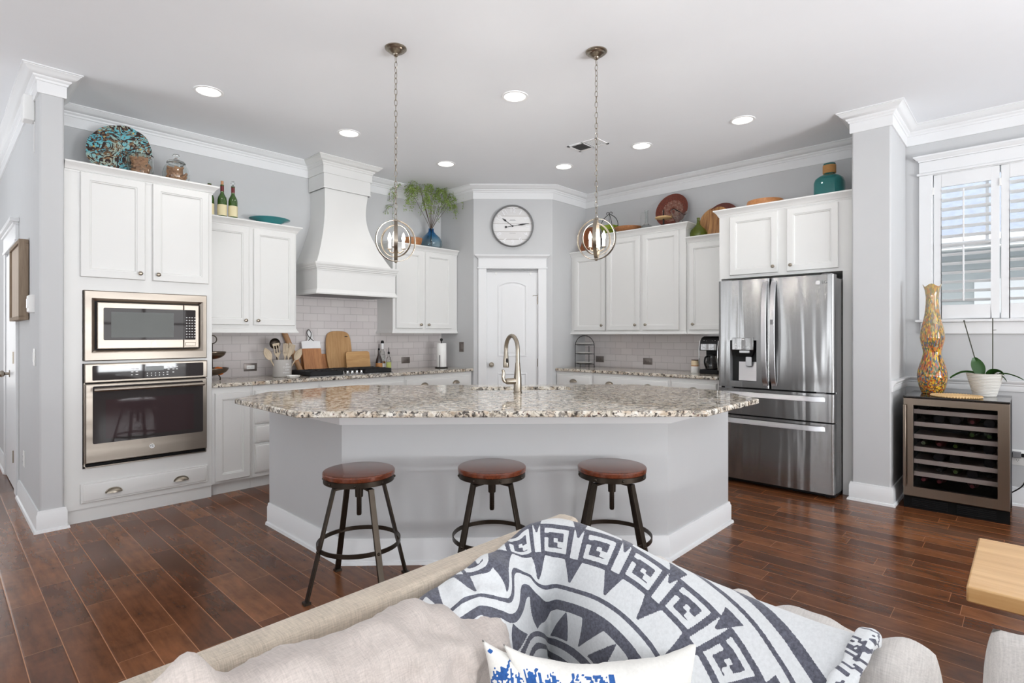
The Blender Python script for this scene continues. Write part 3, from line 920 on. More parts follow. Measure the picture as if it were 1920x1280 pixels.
single('worktop', slab(MB(), [(1.555,4.775),(PX-.003,4.775),(PX-.003,YA-.012),(1.555,YA-.012)], CZ0, CZ1), M['granite'],
       'speckled granite worktop along the left wall around the cooktop', 'worktop')
single('worktop', slab(MB(), [(5.102,QY-.004),(5.102,2.145),(XB-.012,2.145),(XB-.012,QY-.004)], CZ0, CZ1), M['granite'],
       'speckled granite worktop along the right wall under the coffee maker', 'worktop')
# tiled backsplashes
struct('wall_left_tiles', MB().box(1.553, PX, YA-.010, YA, .90, 1.72), M['tilex'])
struct('wall_right_tiles', MB().box(XB-.010, XB, 2.13, QY, .90, 1.36), M['tiley'])

# range hood
h = root('range_hood', 'white plaster style range hood with curved taper over the cooktop', 'range hood', (2.93, YA, 0), 0)
b = MB(); loops = []
X = lambda x: x-2.93
for i in range(25):
    s = i/24; z = 2.772 - s*(2.772-1.99)
    # concave flare: straight at the top, sweeping out towards the bottom
    f = max(0, (s-.12)/.88)**2.3
    xl = 2.668 - .170*f - .0*s; xr = 3.155 + .20*f - .022*math.sin(PI*min(1, s*1.4))
    yf = -.312 - .160*f + .018*math.sin(PI*min(1, s*1.5))
    xl += .012*math.sin(PI*min(1, s*1.5))
    loops.append([(X(xl),-.001,z),(X(xl),yf,z),(X(xr),yf,z),(X(xr),-.001,z)])
b.loft(loops, False)
part('tapered_body', b, M['cab'], h, sharp=50)
b = MB().box(X(2.655),X(3.18),-.322,-.001,2.765,H-.001)
b.box(X(2.651),X(3.184),-.326,-.001,2.765,2.778)
part('chimney_box', b, M['cab'], h, bevel=.003)
part('crown_moulding', MB().sweep([(X(2.655),0),(X(2.655),-.322),(X(3.18),-.322),(X(3.18),0)], CR), M['cab'], h)
b = MB().box(X(2.500),X(3.375),-.485,-.001,1.712,1.985)
part('mantel_box', b, M['cab'], h)
MT = [(0,1.925),(.004,1.925),(.006,1.938),(.013,1.945),(.013,1.953),(.020,1.962),(.020,1.970),(.030,1.982),(.033,1.992),(.033,2.004),(-.05,2.004)]
part('mantel_moulding', MB().sweep([(X(2.500),0),(X(2.500),-.485),(X(3.375),-.485),(X(3.375),0)], MT).box(X(2.500),X(3.375),-.485,-.001,1.99,2.003), M['cab'], h)
MB2 = [(0,1.700),(.020,1.700),(.022,1.712),(.014,1.722),(.006,1.742),(.002,1.748),(0,1.748)]
part('lower_moulding', MB().sweep([(X(2.500),0),(X(2.500),-.485),(X(3.375),-.485),(X(3.375),0)], MB2), M['cab'], h)
part('filter_panel', MB().box(X(2.53),X(3.345),-.46,-.01,1.703,1.713), M['greypl'], h)
# ================================================================== island
S2 = math.sqrt(.5)
isl = root('kitchen_island', 'light grey five sided kitchen island with white baseboard', 'kitchen island', (2.4, 2.4, 0), 0)
def il(x, y): return (x-2.4, y-2.4)
IX, IY, IS = 1.610, 1.530, 4.470
base = [il(IX, IS-IX), il(IS-IY, IY), il(3.82, IY), il(3.82, 2.30), il(2.27, 3.84), il(IX, 3.84)]
part('island_body', MB().prism(base, .0, .880), M['island'], isl)
part('baseboard', MB().sweep([base[5], base[0], base[1], base[2], base[3]], [(o, z*1.02) for o, z in BS]), M['trim'], isl)
TB = [(0,.797),(.018,.797),(.020,.801),(.020,.8805),(0,.8805)]
part('support_trim', MB().sweep([il(IX+.0,3.84), base[0], base[1], il(3.82,IY)], TB), M['trim'], isl)
# worktop with the sink cut-out
top = [(1.287,3.575),(1.287,2.742),(2.772,1.222),(3.530,1.222),(3.868,1.600),(3.868,2.290),(2.300,3.852),(1.592,3.852)]
SU, SV, SCX, SCY = .375, .135, 2.985, 2.735     # half sizes along/across the diagonal
def dg(u, v): return (SCX + (u*S2 + v*S2), SCY + (-u*S2 + v*S2))
hole = [dg(p[0], p[1]) for p in rrect(-SU, SU, -SV, SV, .05, 5)]
single('island_worktop', slab(MB(), top, CZ0, CZ1, hole), M['granite'], 'large speckled granite island worktop with the sink cut into it', 'worktop')
sk = root('sink', 'undermount steel sink set into the granite island', 'sink', (SCX, SCY, CZ0), -45)
b = MB(); lp = []
for g, z in ((.012,-.003),(-.004,-.003),(-.008,-.03),(-.012,-.17),(-.04,-.195)):
    lp.append([(p[0],p[1],z) for p in rrect(-SU-g, SU+g, -SV-g, SV+g, .05+g, 5)])
b.loft(lp, True, False, True)
part('basin', b, M['ss'], sk)
part('drain', MB().lathe([(.045,0),(.04,.004),(.02,.002),(.0,.002)], (0,0,-.194), 20), M['chrome'], sk)
# gooseneck tap
f = root('kitchen_tap', 'brushed nickel gooseneck tap standing on the island worktop', 'tap', (2.752, 2.545, CZ1), 0)
Fv = Vector((.727,.6866,0)); Rv = Vector((.6866,-.727,0))
hd = (Fv*.80 - Rv*.42).normalized()
b = MB().lathe([(.0,0),(.031,0),(.031,.006),(.0275,.010),(.027,.05),(.0262,.10),(.0225,.14),(.0182,.18),(.0165,.205)], n=28)
part('tap_body', b, M['nickel'], f)
pts = [Vector((0,0,.19)), Vector((0,0,.25)), Vector((0,0,.295))]
for i in range(1, 13):
    a = PI*i/12
    pts.append(hd*(.088*(1-math.cos(a))) + Vector((0,0,.295+.094*math.sin(a))))
e = pts[-1]
pts.append(e + Vector((0,0,-.03)))
part('spout', MB().tube(pts, .0142, 16), M['nickel'], f)
b = MB().lathe([(.0,-.112),(.0195,-.112),(.0215,-.104),(.0198,-.06),(.0168,-.03),(.0150,0),(.0,0)], tuple(e+Vector((0,0,-.02))), 20)
s_ = part('spray_head', b, M['nickel'], f)
side = -Fv
b = MB().ball(tuple(e+Vector((0,0,-.082))+side*.018+Rv*.007), 1, 12, 8, (.0075,.0075,.017))
part('spray_button', b, M['black'], s_)
hv = (-Rv*.93 - Fv*.35).normalized()
b = MB().tube([hv*.02+Vector((0,0,.080)), hv*.076+Vector((0,0,.080)), hv*.086+Vector((0,0,.080)), hv*.090+Vector((0,0,.080))], [.022,.022,.018,.010], 16)
part('valve_housing', b, M['nickel'], f)
pts = catmull([hv*.084+Vector((0,0,.074)), hv*.100+Vector((0,0,.086)), hv*.106+Vector((0,0,.112)), hv*.102+Vector((0,0,.138)), hv*.110+Vector((0,0,.160))], 5)
part('lever_handle', MB().tube(pts, [.009+.003*math.sin(PI*i/(len(pts)-1)) for i in range(len(pts))], 10), M['nickel'], f)

# ================================================================== stools
def stool(loc, rz, label, seat_tilt=0, pads=True):
    t = root('bar_stool', label, 'stool', loc, rz, 'round wooden stools in front of the island')
    SZ = .585
    b = MB().lathe([(0,0),(.176,0),(.181,.004),(.182,.014),(.182,.022),(.178,.027),(.17,.029),(0,.029)], (0,0,SZ), 48)
    part('seat', b, M['seat'], t)
    b = MB().lathe([(.160,-.002),(.160,0),(.178,0),(.178,-.026),(.174,-.026),(.174,-.004),(.160,-.002)], (0,0,SZ), 48)
    p = part('seat_band', b, M['bronze'], t)
    for k in range(8):
        a = 2*PI*(k+.3)/8
        part('rivet', MB().ball((.179*math.cos(a),.179*math.sin(a),SZ-.013), .0065, 8, 6), M['bronze'], p)
    b = MB()
    for k in (0, 1):
        a = PI/4 + k*PI/2; d = Vector((math.cos(a), math.sin(a), 0))
        z = SZ-.008-.008*k
        b.bar(-d*.155+Vector((0,0,z)), d*.155+Vector((0,0,z)), .03, .008)
    part('seat_plate', b, M['bronze'], t)
    AZ = SZ-.052
    b = MB().lathe([(0,-.155),(.0105,-.155),(.0125,-.15),(.0125,-.06),(.020,-.06),(.021,-.026),(.021,.02),(.0125,.02),(.0125,.05),(0,.05)], (0,0,AZ), 16)
    b.tube([(.0128*math.cos(i*.9),.0128*math.sin(i*.9),AZ-.148+i*.0014) for i in range(64)], .0012, 4)
    part('threaded_spindle', b, M['bronze'], t)
    RZ, RR = .242, .212
    for k in range(4):
        a = PI/4 + k*PI/2; d = Vector((math.cos(a), math.sin(a), 0)); n = Vector((-d.y, d.x, 0))
        b = MB()
        b.bar(d*.016+Vector((0,0,AZ)), d*.139+Vector((0,0,AZ)), .030, .011)
        b.bar(d*.134+Vector((0,0,AZ+.005)), d*.272+Vector((0,0,.006)), .030, .012, tuple(d))
        p = part('leg', b, M['bronze'], t, bevel=.0015, seg=1)
        part('foot_pad', MB().bar(d*.272+Vector((0,0,0.0)), d*.272+Vector((0,0,.012)), .036, .032, tuple(d)), M['bronze'], p)
        rr = .134 + (.272-.134)*(AZ+.005-RZ)/(AZ-.001)
        part('leg_bolt', MB().ball(tuple(d*(rr+.007)+Vector((0,0,RZ-.003))), .008, 10, 6), M['bronze'], p)
    b = MB().lathe([(RR-.007,-.011),(RR-.0015,-.011),(RR-.0015,.011),(RR-.007,.011),(RR-.007,-.011)], (0,0,RZ), 56)
    part('foot_ring', b, M['bronze'], t)
    return t
stool((1.520,2.525,0), 39, 'round wooden stool standing apart at the left corner of the island')
stool((2.050,2.083,0), 46, 'round wooden stool in the middle of the three at the island')
stool((2.495,1.622,0), 38, 'round wooden stool half hidden behind the draped blanket')

# ================================================================== refrigerator
FW = .932
fr = root('refrigerator', 'stainless french door refrigerator with water dispenser', 'refrigerator', (4.872, 2.045, 0), -90)
part('case', MB().box(.006,FW-.006,.085,.80,.03,1.765), M['ss'], fr, bevel=.004)
part('base_grille', MB().box(.01,FW-.01,.06,.5,.012,.05), M['black'], fr)
for x in (.05, FW-.09): part('foot', MB().lathe([(.022,0),(.022,.014),(.01,.014)], (x+.02,.10,0), 14, True, True), M['black'], fr)
def bowed(x0, x1, z0, z1, hole=None):
    """door skin with rounded vertical edges"""
    b = MB()
    pr = []
    for i in range(6):
        a = PI/2*i/5; pr.append((x0+.022-.022*math.cos(a), .024-.024*math.sin(a)))
    pr2 = [(x1-(p[0]-x0), p[1]) for p in pr][::-1]
    line = [(x0,.075)] + pr + pr2 + [(x1,.075)]
    if not hole:
        b.loft([[(x,y,z0) for x,y in line],[(x,y,z1) for x,y in line]], True, True, True)
    else:
        hx0,hx1,hz0,hz1 = hole
        L = [p for p in line if p[0] <= x0+.03]; Rr = [p for p in line if p[0] >= x1-.03]
        full = [[(x,y,z) for x,y in line] for z in (z0,hz0)]
        b.loft(full, True, True, False)
        b.loft([[(x,y,z) for x,y in line] for z in (hz1,z1)], True, False, True)
        b.loft([[(x,y,z) for x,y in L+[(hx0,0),(hx0,.075)]] for z in (hz0,hz1)], True)
        b.loft([[(x,y,z) for x,y in [(hx1,.075),(hx1,0)]+Rr] for z in (hz0,hz1)], True)
        b.add([(hx0,.0,hz0),(hx1,.0,hz0),(hx1,.075,hz0),(hx0,.075,hz0)],[(0,1,2,3)])
        b.add([(hx0,.0,hz1),(hx1,.0,hz1),(hx1,.075,hz1),(hx0,.075,hz1)],[(0,1,2,3)])
    return b
HX0, HX1, HZ0, HZ1 = .110, .338, .905, 1.262
MID = .4475
ld = part('left_door', bowed(.002, MID-.003, .852, 1.790, (HX0,HX1,HZ0,HZ1)), M['ss'], fr, sharp=30)
rd = part('right_door', bowed(MID+.003, FW-.002, .852, 1.790), M['ss'], fr, sharp=30)
md = part('middle_drawer', bowed(.002, FW-.002, .614, .838), M['ss'], fr, sharp=30)
bd = part('freezer_drawer', bowed(.002, FW-.002, .045, .602), M['ss'], fr, sharp=30)
part('door_gasket', MB().box(.01,FW-.01,.06,.09,.05,1.78), M['dark'], fr)
# dispenser
b = MB().box(HX0,HX1,.068,.075,HZ0,HZ1)
b.loft([[(HX0,.0,HZ0),(HX0,.0,HZ1),(HX0,.07,HZ1),(HX0,.07,HZ0)],[(HX0+.002,.0,HZ0),(HX0+.002,.0,HZ1),(HX0+.002,.07,HZ1),(HX0+.002,.07,HZ0)]], True, True, True)
dp = part('dispenser_recess', b, M['greypl'], ld)
b = MB().loft([[(HX0+.07,.02,HZ0+.004),(HX1-.008,.02,HZ0+.004),(HX1-.008,.068,HZ0+.20),(HX0+.055,.068,HZ0+.20)],[(HX0+.07,.066,HZ0+.004),(HX1-.008,.066,HZ0+.004),(HX1-.008,.0685,HZ0+.20),(HX0+.055,.0685,HZ0+.20)]], True, True, True)
part('drip_panel', b, M['silvertrim'], dp)
b = MB().prism_y(rrect(HX0+.125,HX1-.05,HZ0+.13,HZ0+.215,.01), .028, .04)
part('dispenser_paddle', b, M['silvertrim'], dp, bevel=.003)
b = MB().box(HX0+.022,HX1-.022,-.014,.06,HZ1-.085,HZ1+.022)
pn = part('dispenser_panel', b, M['ss'], ld, bevel=.004)
b = MB().loft([[(HX0+.022,.0,HZ1-.085),(HX1-.022,.0,HZ1-.085),(HX1-.022,.06,HZ1-.085),(HX0+.022,.06,HZ1-.085)],[(HX0+.05,.02,HZ1-.145),(HX1-.05,.02,HZ1-.145),(HX1-.05,.06,HZ1-.145),(HX0+.05,.06,HZ1-.145)]], True, False, True)
part('dispenser_chute', b, M['black'], ld)
part('ice_lip', MB().box(HX0+.085,HX1-.055,-.012,.02,HZ1-.112,HZ1-.088), M['silvertrim'], ld, bevel=.004)
b = MB().lathe([(.007,0),(.007,.001),(0,.001)], n=16, mat=Matrix.Rotation(R(90),4,'X')); b.xf(Matrix.Translation((HX0+.055,-.014,HZ1-.035)))
for i in range(4): b.box(HX0+.05+i*.035,HX0+.062+i*.035,-.0148,-.014,HZ1-.062,HZ1-.058)
b.box(HX0+.105,HX0+.13,-.0148,-.014,HZ1+.004,HZ1+.010)
part('panel_marks', b, M['ink'], pn)
def vhandle(x, parent, s):
    b = MB(); loops = []
    for i in range(21):
        q = i/20; z = .875 + q*(1.765-.875)
        bow = .012 + .050*math.sin(PI*min(1, max(0, (q-.0)/1.0)))**.55
        if i in (0, 20): bow = .0
        w = .021
        loops.append([(x-w,-bow,z),(x+w,-bow,z),(x+w,-bow+.016,z),(x-w,-bow+.016,z)])
    b.loft(loops, True, True, True)
    return part('door_handle', b, M['ssh'], parent, bevel=.003)
vhandle(MID-.034, ld, -1)
hnd = vhandle(MID+.034, rd, 1)
part('handle_button', MB().box(MID+.022,MID+.044,-.066,-.060,1.395,1.437), M['greypl'], hnd, bevel=.002)
def hhandle(z, parent):
    b = MB(); loops = []
    for i in range(15):
        q = i/14; x = .045 + q*(FW-.11)
        bow = .045 + .012*math.sin(PI*q)
        if i in (0, 14): bow = .004
        loops.append([(x,-bow,z-.020),(x,-bow+.010,z+.020),(x,-bow+.030 if i not in (0,14) else .0,z+.020),(x,-bow+.022 if i not in (0,14) else .0,z-.020)])
    b.loft(loops, True, True, True)
    return part('drawer_handle', b, M['ssh'], parent, bevel=.002)
hhandle(.795, md); hhandle(.560, bd)
b = MB().lathe([(0,.0012),(.0165,.0012),(.0165,0)], n=28, mat=Matrix.Rotation(R(90),4,'X')); b.xf(Matrix.Translation((FW-.118,.0,1.728)))
part('logo_disc', b, M['ink'], rd)
lt = text_mb('LG', .034, .0006, bold=True); lt.xf(Matrix.Translation((FW-.070,-.0005,1.728)))
part('logo_lettering', lt, M['greypl'], rd)
for x in (.02, FW-.10):
    part('hinge_cover', MB().box(x,x+.075,.03,.16,1.767,1.80), M['greypl'], fr, bevel=.005)
for x in (.06,.80): part('lower_hinge', MB().box(x,x+.06,.012,.06,.838,.852), M['greypl'], fr)

# ================================================================== gas cooktop
ck = root('gas_cooktop', 'steel gas cooktop with black cast iron grates and five knobs', 'cooktop', (2.41, 4.862, CZ1), 0)
CW, CD = .92, .50
part('steel_tray', MB().loft([[(0,0,0),(CW,0,0),(CW,CD,0),(0,CD,0)],[(0,0,.006),(CW,0,.006),(CW,CD,.006),(0,CD,.006)],[(.012,.012,.012),(CW-.012,.012,.012),(CW-.012,CD-.012,.012),(.012,CD-.012,.012)]], True, True, True), M['ss'], ck)
def grate(x0, x1, front):
    b = MB(); z = .048
    b.box(x0,x0+.014,front,CD-.025,z-.036,z).box(x1-.014,x1,front,CD-.025,z-.036,z)
    b.box(x0,x1,front,front+.014,z-.036,z).box(x0,x1,CD-.04,CD-.026,z-.036,z)
    for k in range(1, 4):
        y = front + (CD-.03-front)*k/4
        b.box(x0,x1,y-.006,y+.006,z-.008,z+.004)
    xm = (x0+x1)/2
    b.box(xm-.006,xm+.006,front,CD-.03,z-.008,z+.004)
    for x in (x0+.02, x1-.02):
        for y in (front+.02, CD-.05): b.box(x-.008,x+.008,y-.008,y+.008,.010,z-.02)
    return part('grate', b, M['grate'], ck, bevel=.003)
grate(.012,.352,.015); grate(.362,.588,.135); grate(.598,.908,.015)
for x, y, r in ((.18,.13,.04),(.18,.36,.045),(.475,.30,.055),(.755,.13,.04),(.755,.36,.045)):
    part('burner', MB().lathe([(r+.012,.012),(r+.012,.018),(r,.020),(r,.030),(r-.006,.034),(0,.034)], (x,y,0), 24), M['black'], ck)
for i in range(5):
    b = MB().lathe([(.021,.012),(.021,.018),(.016,.022),(.015,.036),(.010,.040),(0,.040)], (.372+i*.052,.062,0), 16)
    part('knob', b, M['chrome'], ck)

# ================================================================== wine cooler
WW, WD, WH = .602, .56, .848
wc = root('wine_cooler', 'steel framed wine cooler with glass door below the window', 'wine cooler', (5.072, .697, 0), -90)
b = MB().box(0,.02,.045,WD,.10,WH-.012).box(WW-.02,WW,.045,WD,.10,WH-.012).box(0,WW,WD-.02,WD,.0,WH-.012).box(0,WW,.045,WD,.10,.13)
part('case', b, M['black'], wc)
part('top_panel', MB().box(-.001,WW+.001,.0,WD,WH-.012,WH), plain('black_glass_top', (26,25,26), .12, coat=.4), wc, bevel=.003)
b = MB(); I0,I1,J0,J1 = .062,.538,.168,.782
loops = []
for ix, iz, y in ((0,0,.04),(0,0,.004),(.004,.004,0)):
    loops.append([(ix,y,.095+iz),(WW-ix,y,.095+iz),(WW-ix,y,WH-.014-iz),(ix,y,WH-.014-iz)])
loops += [[(I0,0,J0),(I1,0,J0),(I1,0,J1),(I0,0,J1)], [(I0,.012,J0),(I1,.012,J0),(I1,.012,J1),(I0,.012,J1)], [(I0,.04,J0),(I1,.04,J0),(I1,.04,J1),(I0,.04,J1)]]
b.loft(loops, True, ring=True)
dr = part('door_frame', b, M['wines'], wc)
part('door_glass', MB().box(I0,I1,.014,.018,J0,J1), glass('smoked_glass', (226,226,232), 0.0, 1.12), dr)
b = MB().box(.004,.022,-.045,-.022,.17,.785).box(.006,.020,-.024,.002,.19,.215).box(.006,.020,-.024,.002,.735,.76)
part('door_handle', b, M['wines'], dr, bevel=.003)
part('kick_grille', MB().box(.0,WW,.03,.05,.0,.092), M['rubber'], wc)
b = MB()
for x0, x1 in ((.05,.265),(.315,.53)):
    for i in range(5): b.box(x0,x1,.024,.031,.018+i*.013,.024+i*.013)
part('grille_bars', b, M['black'], wc)
rnd = random.Random(5)
NS = 6
for i in range(NS):
    z = J0 + .088 + i*(.790-J0-.14)/(NS-1)*.98
    sh = part('shelf', MB().box(I0-.02,I1+.02,.07,.09,z-.016,z+.016).box(I0-.02,I1+.02,.09,.5,z-.012,z-.006), M['shelfwood'], wc)
bt = M['bottleglass']
for i in range(NS+1):
    z = (J0+.088 + (i-1)*(.790-J0-.14)/(NS-1)*.98 + .038) if i else J0+.036
    for j in range(5):
        x = I0 + .048 + j*.095
        if rnd.random() < .18 or (i == NS and j > 2): continue
        front = rnd.random() < .45
        b = MB()
        pr = [(0,0),(.031,.002),(.036,.008),(.036,.19),(.030,.22),(.014,.245),(.013,.30),(0,.30)] if front else [(0,.002),(.0135,.002),(.0145,.01),(.0145,.08),(.02,.10),(.036,.13),(.036,.30),(0,.30)]
        b.lathe(pr, n=16, mat=Matrix.Rotation(R(-90),4,'X'))
        ords = ('first', 'second', 'third', 'fourth', 'fifth', 'sixth', 'seventh')
        rowname = 'bottom row' if i == 0 else ords[NS-i] + ' row from the top'
        kindname = 'dark bottle base' if front else 'capped bottle neck'
        single('wine_bottle', b, M['black'] if front else (M['bottleglass'], M['black'], M['foil'])[rnd.randrange(3)],
               '%s, %s from the handle, %s of the cooler' % (kindname, ords[j], rowname), 'bottle',
               (5.072+.115, .697-x, z+.003), -90, group='bottles inside the wine cooler')
# ================================================================== ceiling fittings
def pendant(loc, cz, rz, label, angs):
    t = root('pendant_light', label, 'pendant lamp', (loc[0], loc[1], cz), rz, 'pendants over the island')
    top = H - cz
    b = MB().lathe([(.066,0),(.066,-.006),(.060,-.012),(.056,-.013),(.050,-.020),(.045,-.021),(.036,-.030),(.018,-.038),(.014,-.046),(.008,-.052),(.0,-.054)], (0,0,top), 36)
    part('canopy', b, M['nickel'], t)
    zt, zb = top-.052, .131
    n = 30; p = (zt-zb)/n
    for i in range(n):
        zc = zb + p*(i+.5); pts = []
        hl = p*.5+.0035; hw = .0085
        for k in range(14):
            a = 2*PI*k/14
            u, w = hw*math.cos(a), hl*math.sin(a)
            w = max(-hl+.0, min(hl, w))
            g = R(45 if i % 2 else -45) + i*.12
            pts.append((u*math.cos(g), u*math.sin(g), zc+w))
        part('chain_link', MB().tube(pts, .0019, 6, closed=True), M['nickel'], t)
    def hoop(r, w, th, ang, name):
        b = MB(); b.lathe([(r,-w/2),(r,w/2),(r-th,w/2),(r-th,-w/2),(r,-w/2)], n=64)
        b.xf(Matrix.Rotation(R(ang),4,'Z') @ Matrix.Rotation(R(90),4,'X'))
        part(name, b, M['nickel'], t, bevel=.0006, seg=1)
    hoop(.1275, .022, .003, angs[0], 'outer_ring')
    hoop(.119, .022, .003, angs[1], 'middle_ring')
    hoop(.100, .018, .003, angs[2], 'inner_ring')
    b = MB().lathe([(0,.134),(.009,.134),(.011,.128),(.011,.122),(.004,.118),(.004,.088),(0,.088)], n=12)
    b.lathe([(.004,-.10),(.004,-.118),(.012,-.12),(.012,-.126),(.006,-.134),(0,-.136)], n=12)
    part('finial', b, M['nickel'], t)
    b = MB().lathe([(0,-.050),(.011,-.052),(.014,-.062),(.012,-.074),(.006,-.084),(.005,-.10),(0,-.10)], n=14)
    part('hub', b, M['nickel'], t)
    for k in range(3):
        a = R(20+120*k); d = Vector((math.cos(a), math.sin(a), 0))
        b = MB().tube(catmull([d*.008+Vector((0,0,-.066)), d*.025+Vector((0,0,-.072)), d*.046+Vector((0,0,-.060)), d*.050+Vector((0,0,-.048))], 5), .0035, 8)
        b.lathe([(0,0),(.013,.003),(.015,.006),(.0,.006)], tuple(d*.050+Vector((0,0,-.050))), 14)
        am = part('arm', b, M['nickel'], t)
        c = d*.050
        part('candle_sleeve', MB().lathe([(.0095,-.044),(.0095,-.004),(.007,-.002),(0,-.002)], (c.x,c.y,0), 14), M['white'], am)
        pr = [(.0,-.002),(.006,-.001),(.0105,.012),(.0115,.021),(.009,.035),(.004,.048),(.001,.055),(0,.056)]
        part('candle_bulb', MB().lathe(pr, (c.x,c.y,0), 14), M['flame'], am)
    l = bpy.data.lights.new('pendant_glow', 'POINT'); l.energy = 13; l.color = (1,.95,.89); l.shadow_soft_size = .03
    lo = bpy.data.objects.new('pendant_glow', l); COL.objects.link(lo); lo.parent = t; lo.location = (0,0,.02)
pendant((1.957,2.830), 1.886, -34.7, 'nickel orb pendant on a chain above the left of the island', (20, 90, -28))
pendant((2.836,1.957), 1.904, -55.4, 'nickel orb pendant on a chain above the right of the island', (-24, 84, 30))

LAMPS = [((1.373,4.315), 'recessed ceiling light in front of the oven tower'), ((2.500,4.320), 'recessed ceiling light in front of the range hood'),
         ((3.635,4.369), 'recessed ceiling light near the blue vase cabinet'), ((2.956,2.762), 'recessed ceiling light between the two pendants, largest of all'),
         ((4.539,3.541), 'recessed ceiling light nearest the pantry, beside the air vent'), ((4.537,2.625), 'recessed ceiling light between air vent and refrigerator light'),
         ((4.563,1.710), 'recessed ceiling light in front of the refrigerator')]
for (x, y), lb in LAMPS:
    t = root('recessed_light', lb, 'ceiling light', (x, y, H), 0, 'recessed ceiling lights')
    b = MB().lathe([(.098,0),(.096,-.005),(.080,-.006),(.076,-.001),(.070,-.001)], n=40)
    part('trim_ring', b, M['white'], t)
    part('lens', MB().lathe([(.078,-.0015),(.05,-.003),(0,-.0035)], n=40), M['lens'], t)
    l = bpy.data.lights.new('downlight', 'AREA'); l.shape = 'DISK'; l.size = .14; l.energy = 2.6; l.color = (1,.975,.94); l.spread = R(150)
    lo = bpy.data.objects.new('downlight', l); COL.objects.link(lo); lo.parent = t; lo.location = (0,0,-.012)
# air vent
v = root('air_vent', 'white slotted air vent in the ceiling beside the right pendant chain', 'vent', (4.175, 2.975, H), 0)
b = MB(); W2, L2 = .10, .165
b.box(-W2,W2,-L2,-L2+.022,-.006,0).box(-W2,W2,L2-.022,L2,-.006,0).box(-W2,-W2+.022,-L2,L2,-.006,0).box(W2-.022,W2,-L2,L2,-.006,0).box(-W2,W2,-.006,.006,-.006,0)
part('vent_frame', b, M['white'], v)
part('duct', MB().box(-W2+.02,W2-.02,-L2+.02,L2-.02,-.0015,-.0005), M['dark'], v)
b = MB()
for s in (-1, 1):
    for i in range(9):
        y = s*(.012 + .128*(i+.5)/9)
        b.add([(-W2+.02,y-.003,-.006),(W2-.02,y-.003,-.006),(W2-.02,y+.006*s+.0,-.002),(-W2+.02,y+.006*s,-.002)],[(0,1,2,3)])
part('vent_slats', b, M['white'], v)

# ================================================================== wall fittings
def plate(name, label, cat, loc, rz, w, h, mat, kind, group=None):
    t = root(name, label, cat, loc, rz, group)
    part('cover_plate', MB().rect(-w/2,w/2,-h/2,h/2,[(0,-.0005),(0,-.004),(.003,-.006)]), mat, t)
    b = MB()
    if kind == 'decora':
        part('receptacle', MB().rect(-.033,.033,-.017,.017,[(0,-.006),(0,-.0085),(.001,-.009)]), mat, t)
        for s in (-1, 1):
            b.box(s*.017-.006,s*.017-.004,-.0095,-.009,-.003,.004).box(s*.017+.004,s*.017+.006,-.0095,-.009,-.003,.004).box(s*.017-.0015,s*.017+.0015,-.0095,-.009,-.009,-.006)
        part('slots', b, M['black'], t)
    elif kind == 'switch':
        part('rocker', MB().rect(-.017,.017,-.033,.033,[(0,-.006),(0,-.008),(.002,-.010)]), mat, t)
    elif kind == 'duplex':
        for s in (-1, 1):
            r_ = part('receptacle', MB().prism_y(rrect(-.016,.016,s*.020-.014,s*.020+.014,.012), -.009, -.005), mat, t)
            part('slots', MB().box(-.007,-.005,-.0095,-.009,s*.02-.003,s*.02+.006).box(.005,.007,-.0095,-.009,s*.02-.003,s*.02+.006).box(-.002,.002,-.0095,-.009,s*.02-.010,s*.02-.006), M['black'], r_)
    return t
GO = 'metal wall outlets on the tile'
plate('wall_outlet', 'grey framed outlet with white socket on the tile beside the utensil crock', 'outlet', (2.072,YA-.0105,1.003), 0, .118, .074, M['outlet'], 'none', GO)
t = bpy.data.objects['wall_outlet']
part('receptacle', MB().rect(-.036,.036,-.018,.018,[(0,-.006),(0,-.0085),(.001,-.009)]), M['whitepl'], t)
b = MB()
for s in (-1, 1): b.box(s*.017-.006,s*.017-.004,-.0095,-.009,-.003,.005).box(s*.017+.004,s*.017+.006,-.0095,-.009,-.003,.005)
part('slots', b, M['black'], t)
plate('wall_outlet', 'pewter outlet on the tile between the oil bottles and paper towels', 'outlet', (3.85,YA-.0105,1.010), 0, .118, .074, M['outlet'], 'decora', GO)
plate('wall_outlet', 'pewter outlet on the right tile behind the tiered plate rack', 'outlet', (XB-.0105,3.885,1.007), -90, .118, .074, M['outlet'], 'decora', GO)
plate('wall_outlet', 'pewter outlet in the middle of the right wall tile', 'outlet', (XB-.0105,3.222,1.002), -90, .118, .074, M['outlet'], 'decora', GO)
plate('light_switch', 'pewter light switch on the grey wall left of the pantry', 'switch', (PX-.0005,4.985,1.165), -90, .078, .118, M['outlet'], 'switch')
plate('wall_outlet', 'white outlet plate low on the hall wall', 'outlet', (.4865,5.60,.36), -90, .074, .118, M['whitepl'], 'duplex')
plate('light_switch', 'white double switch plate on the hall wall edge', 'switch', (.4865,4.975,1.155), -90, .074, .118, M['whitepl'], 'switch')
o = plate('wall_outlet', 'white outlet plate with plug adapter right of the wine cooler', 'outlet', (XB-.0005,.065,.37), -90, .118, .118, M['whitepl'], 'duplex')
pg = root('power_cord', 'black power cord plugged in beside the wine cooler', 'cord', (XB-.012,.070,.39), -90)
part('plug_adapter', MB().box(-.024,.026,-.034,.003,-.018,.026), M['greypl'], pg, bevel=.004)
part('plug', MB().box(.026,.062,-.03,-.006,-.010,.016), M['black'], pg, bevel=.004)
part('cable', MB().tube(catmull([(.045,-.018,-.008),(.047,-.022,-.06),(.052,-.024,-.16),(.03,-.026,-.23),(-.03,-.028,-.29),(-.08,-.02,-.335)],8), .0045, 8), M['black'], pg)
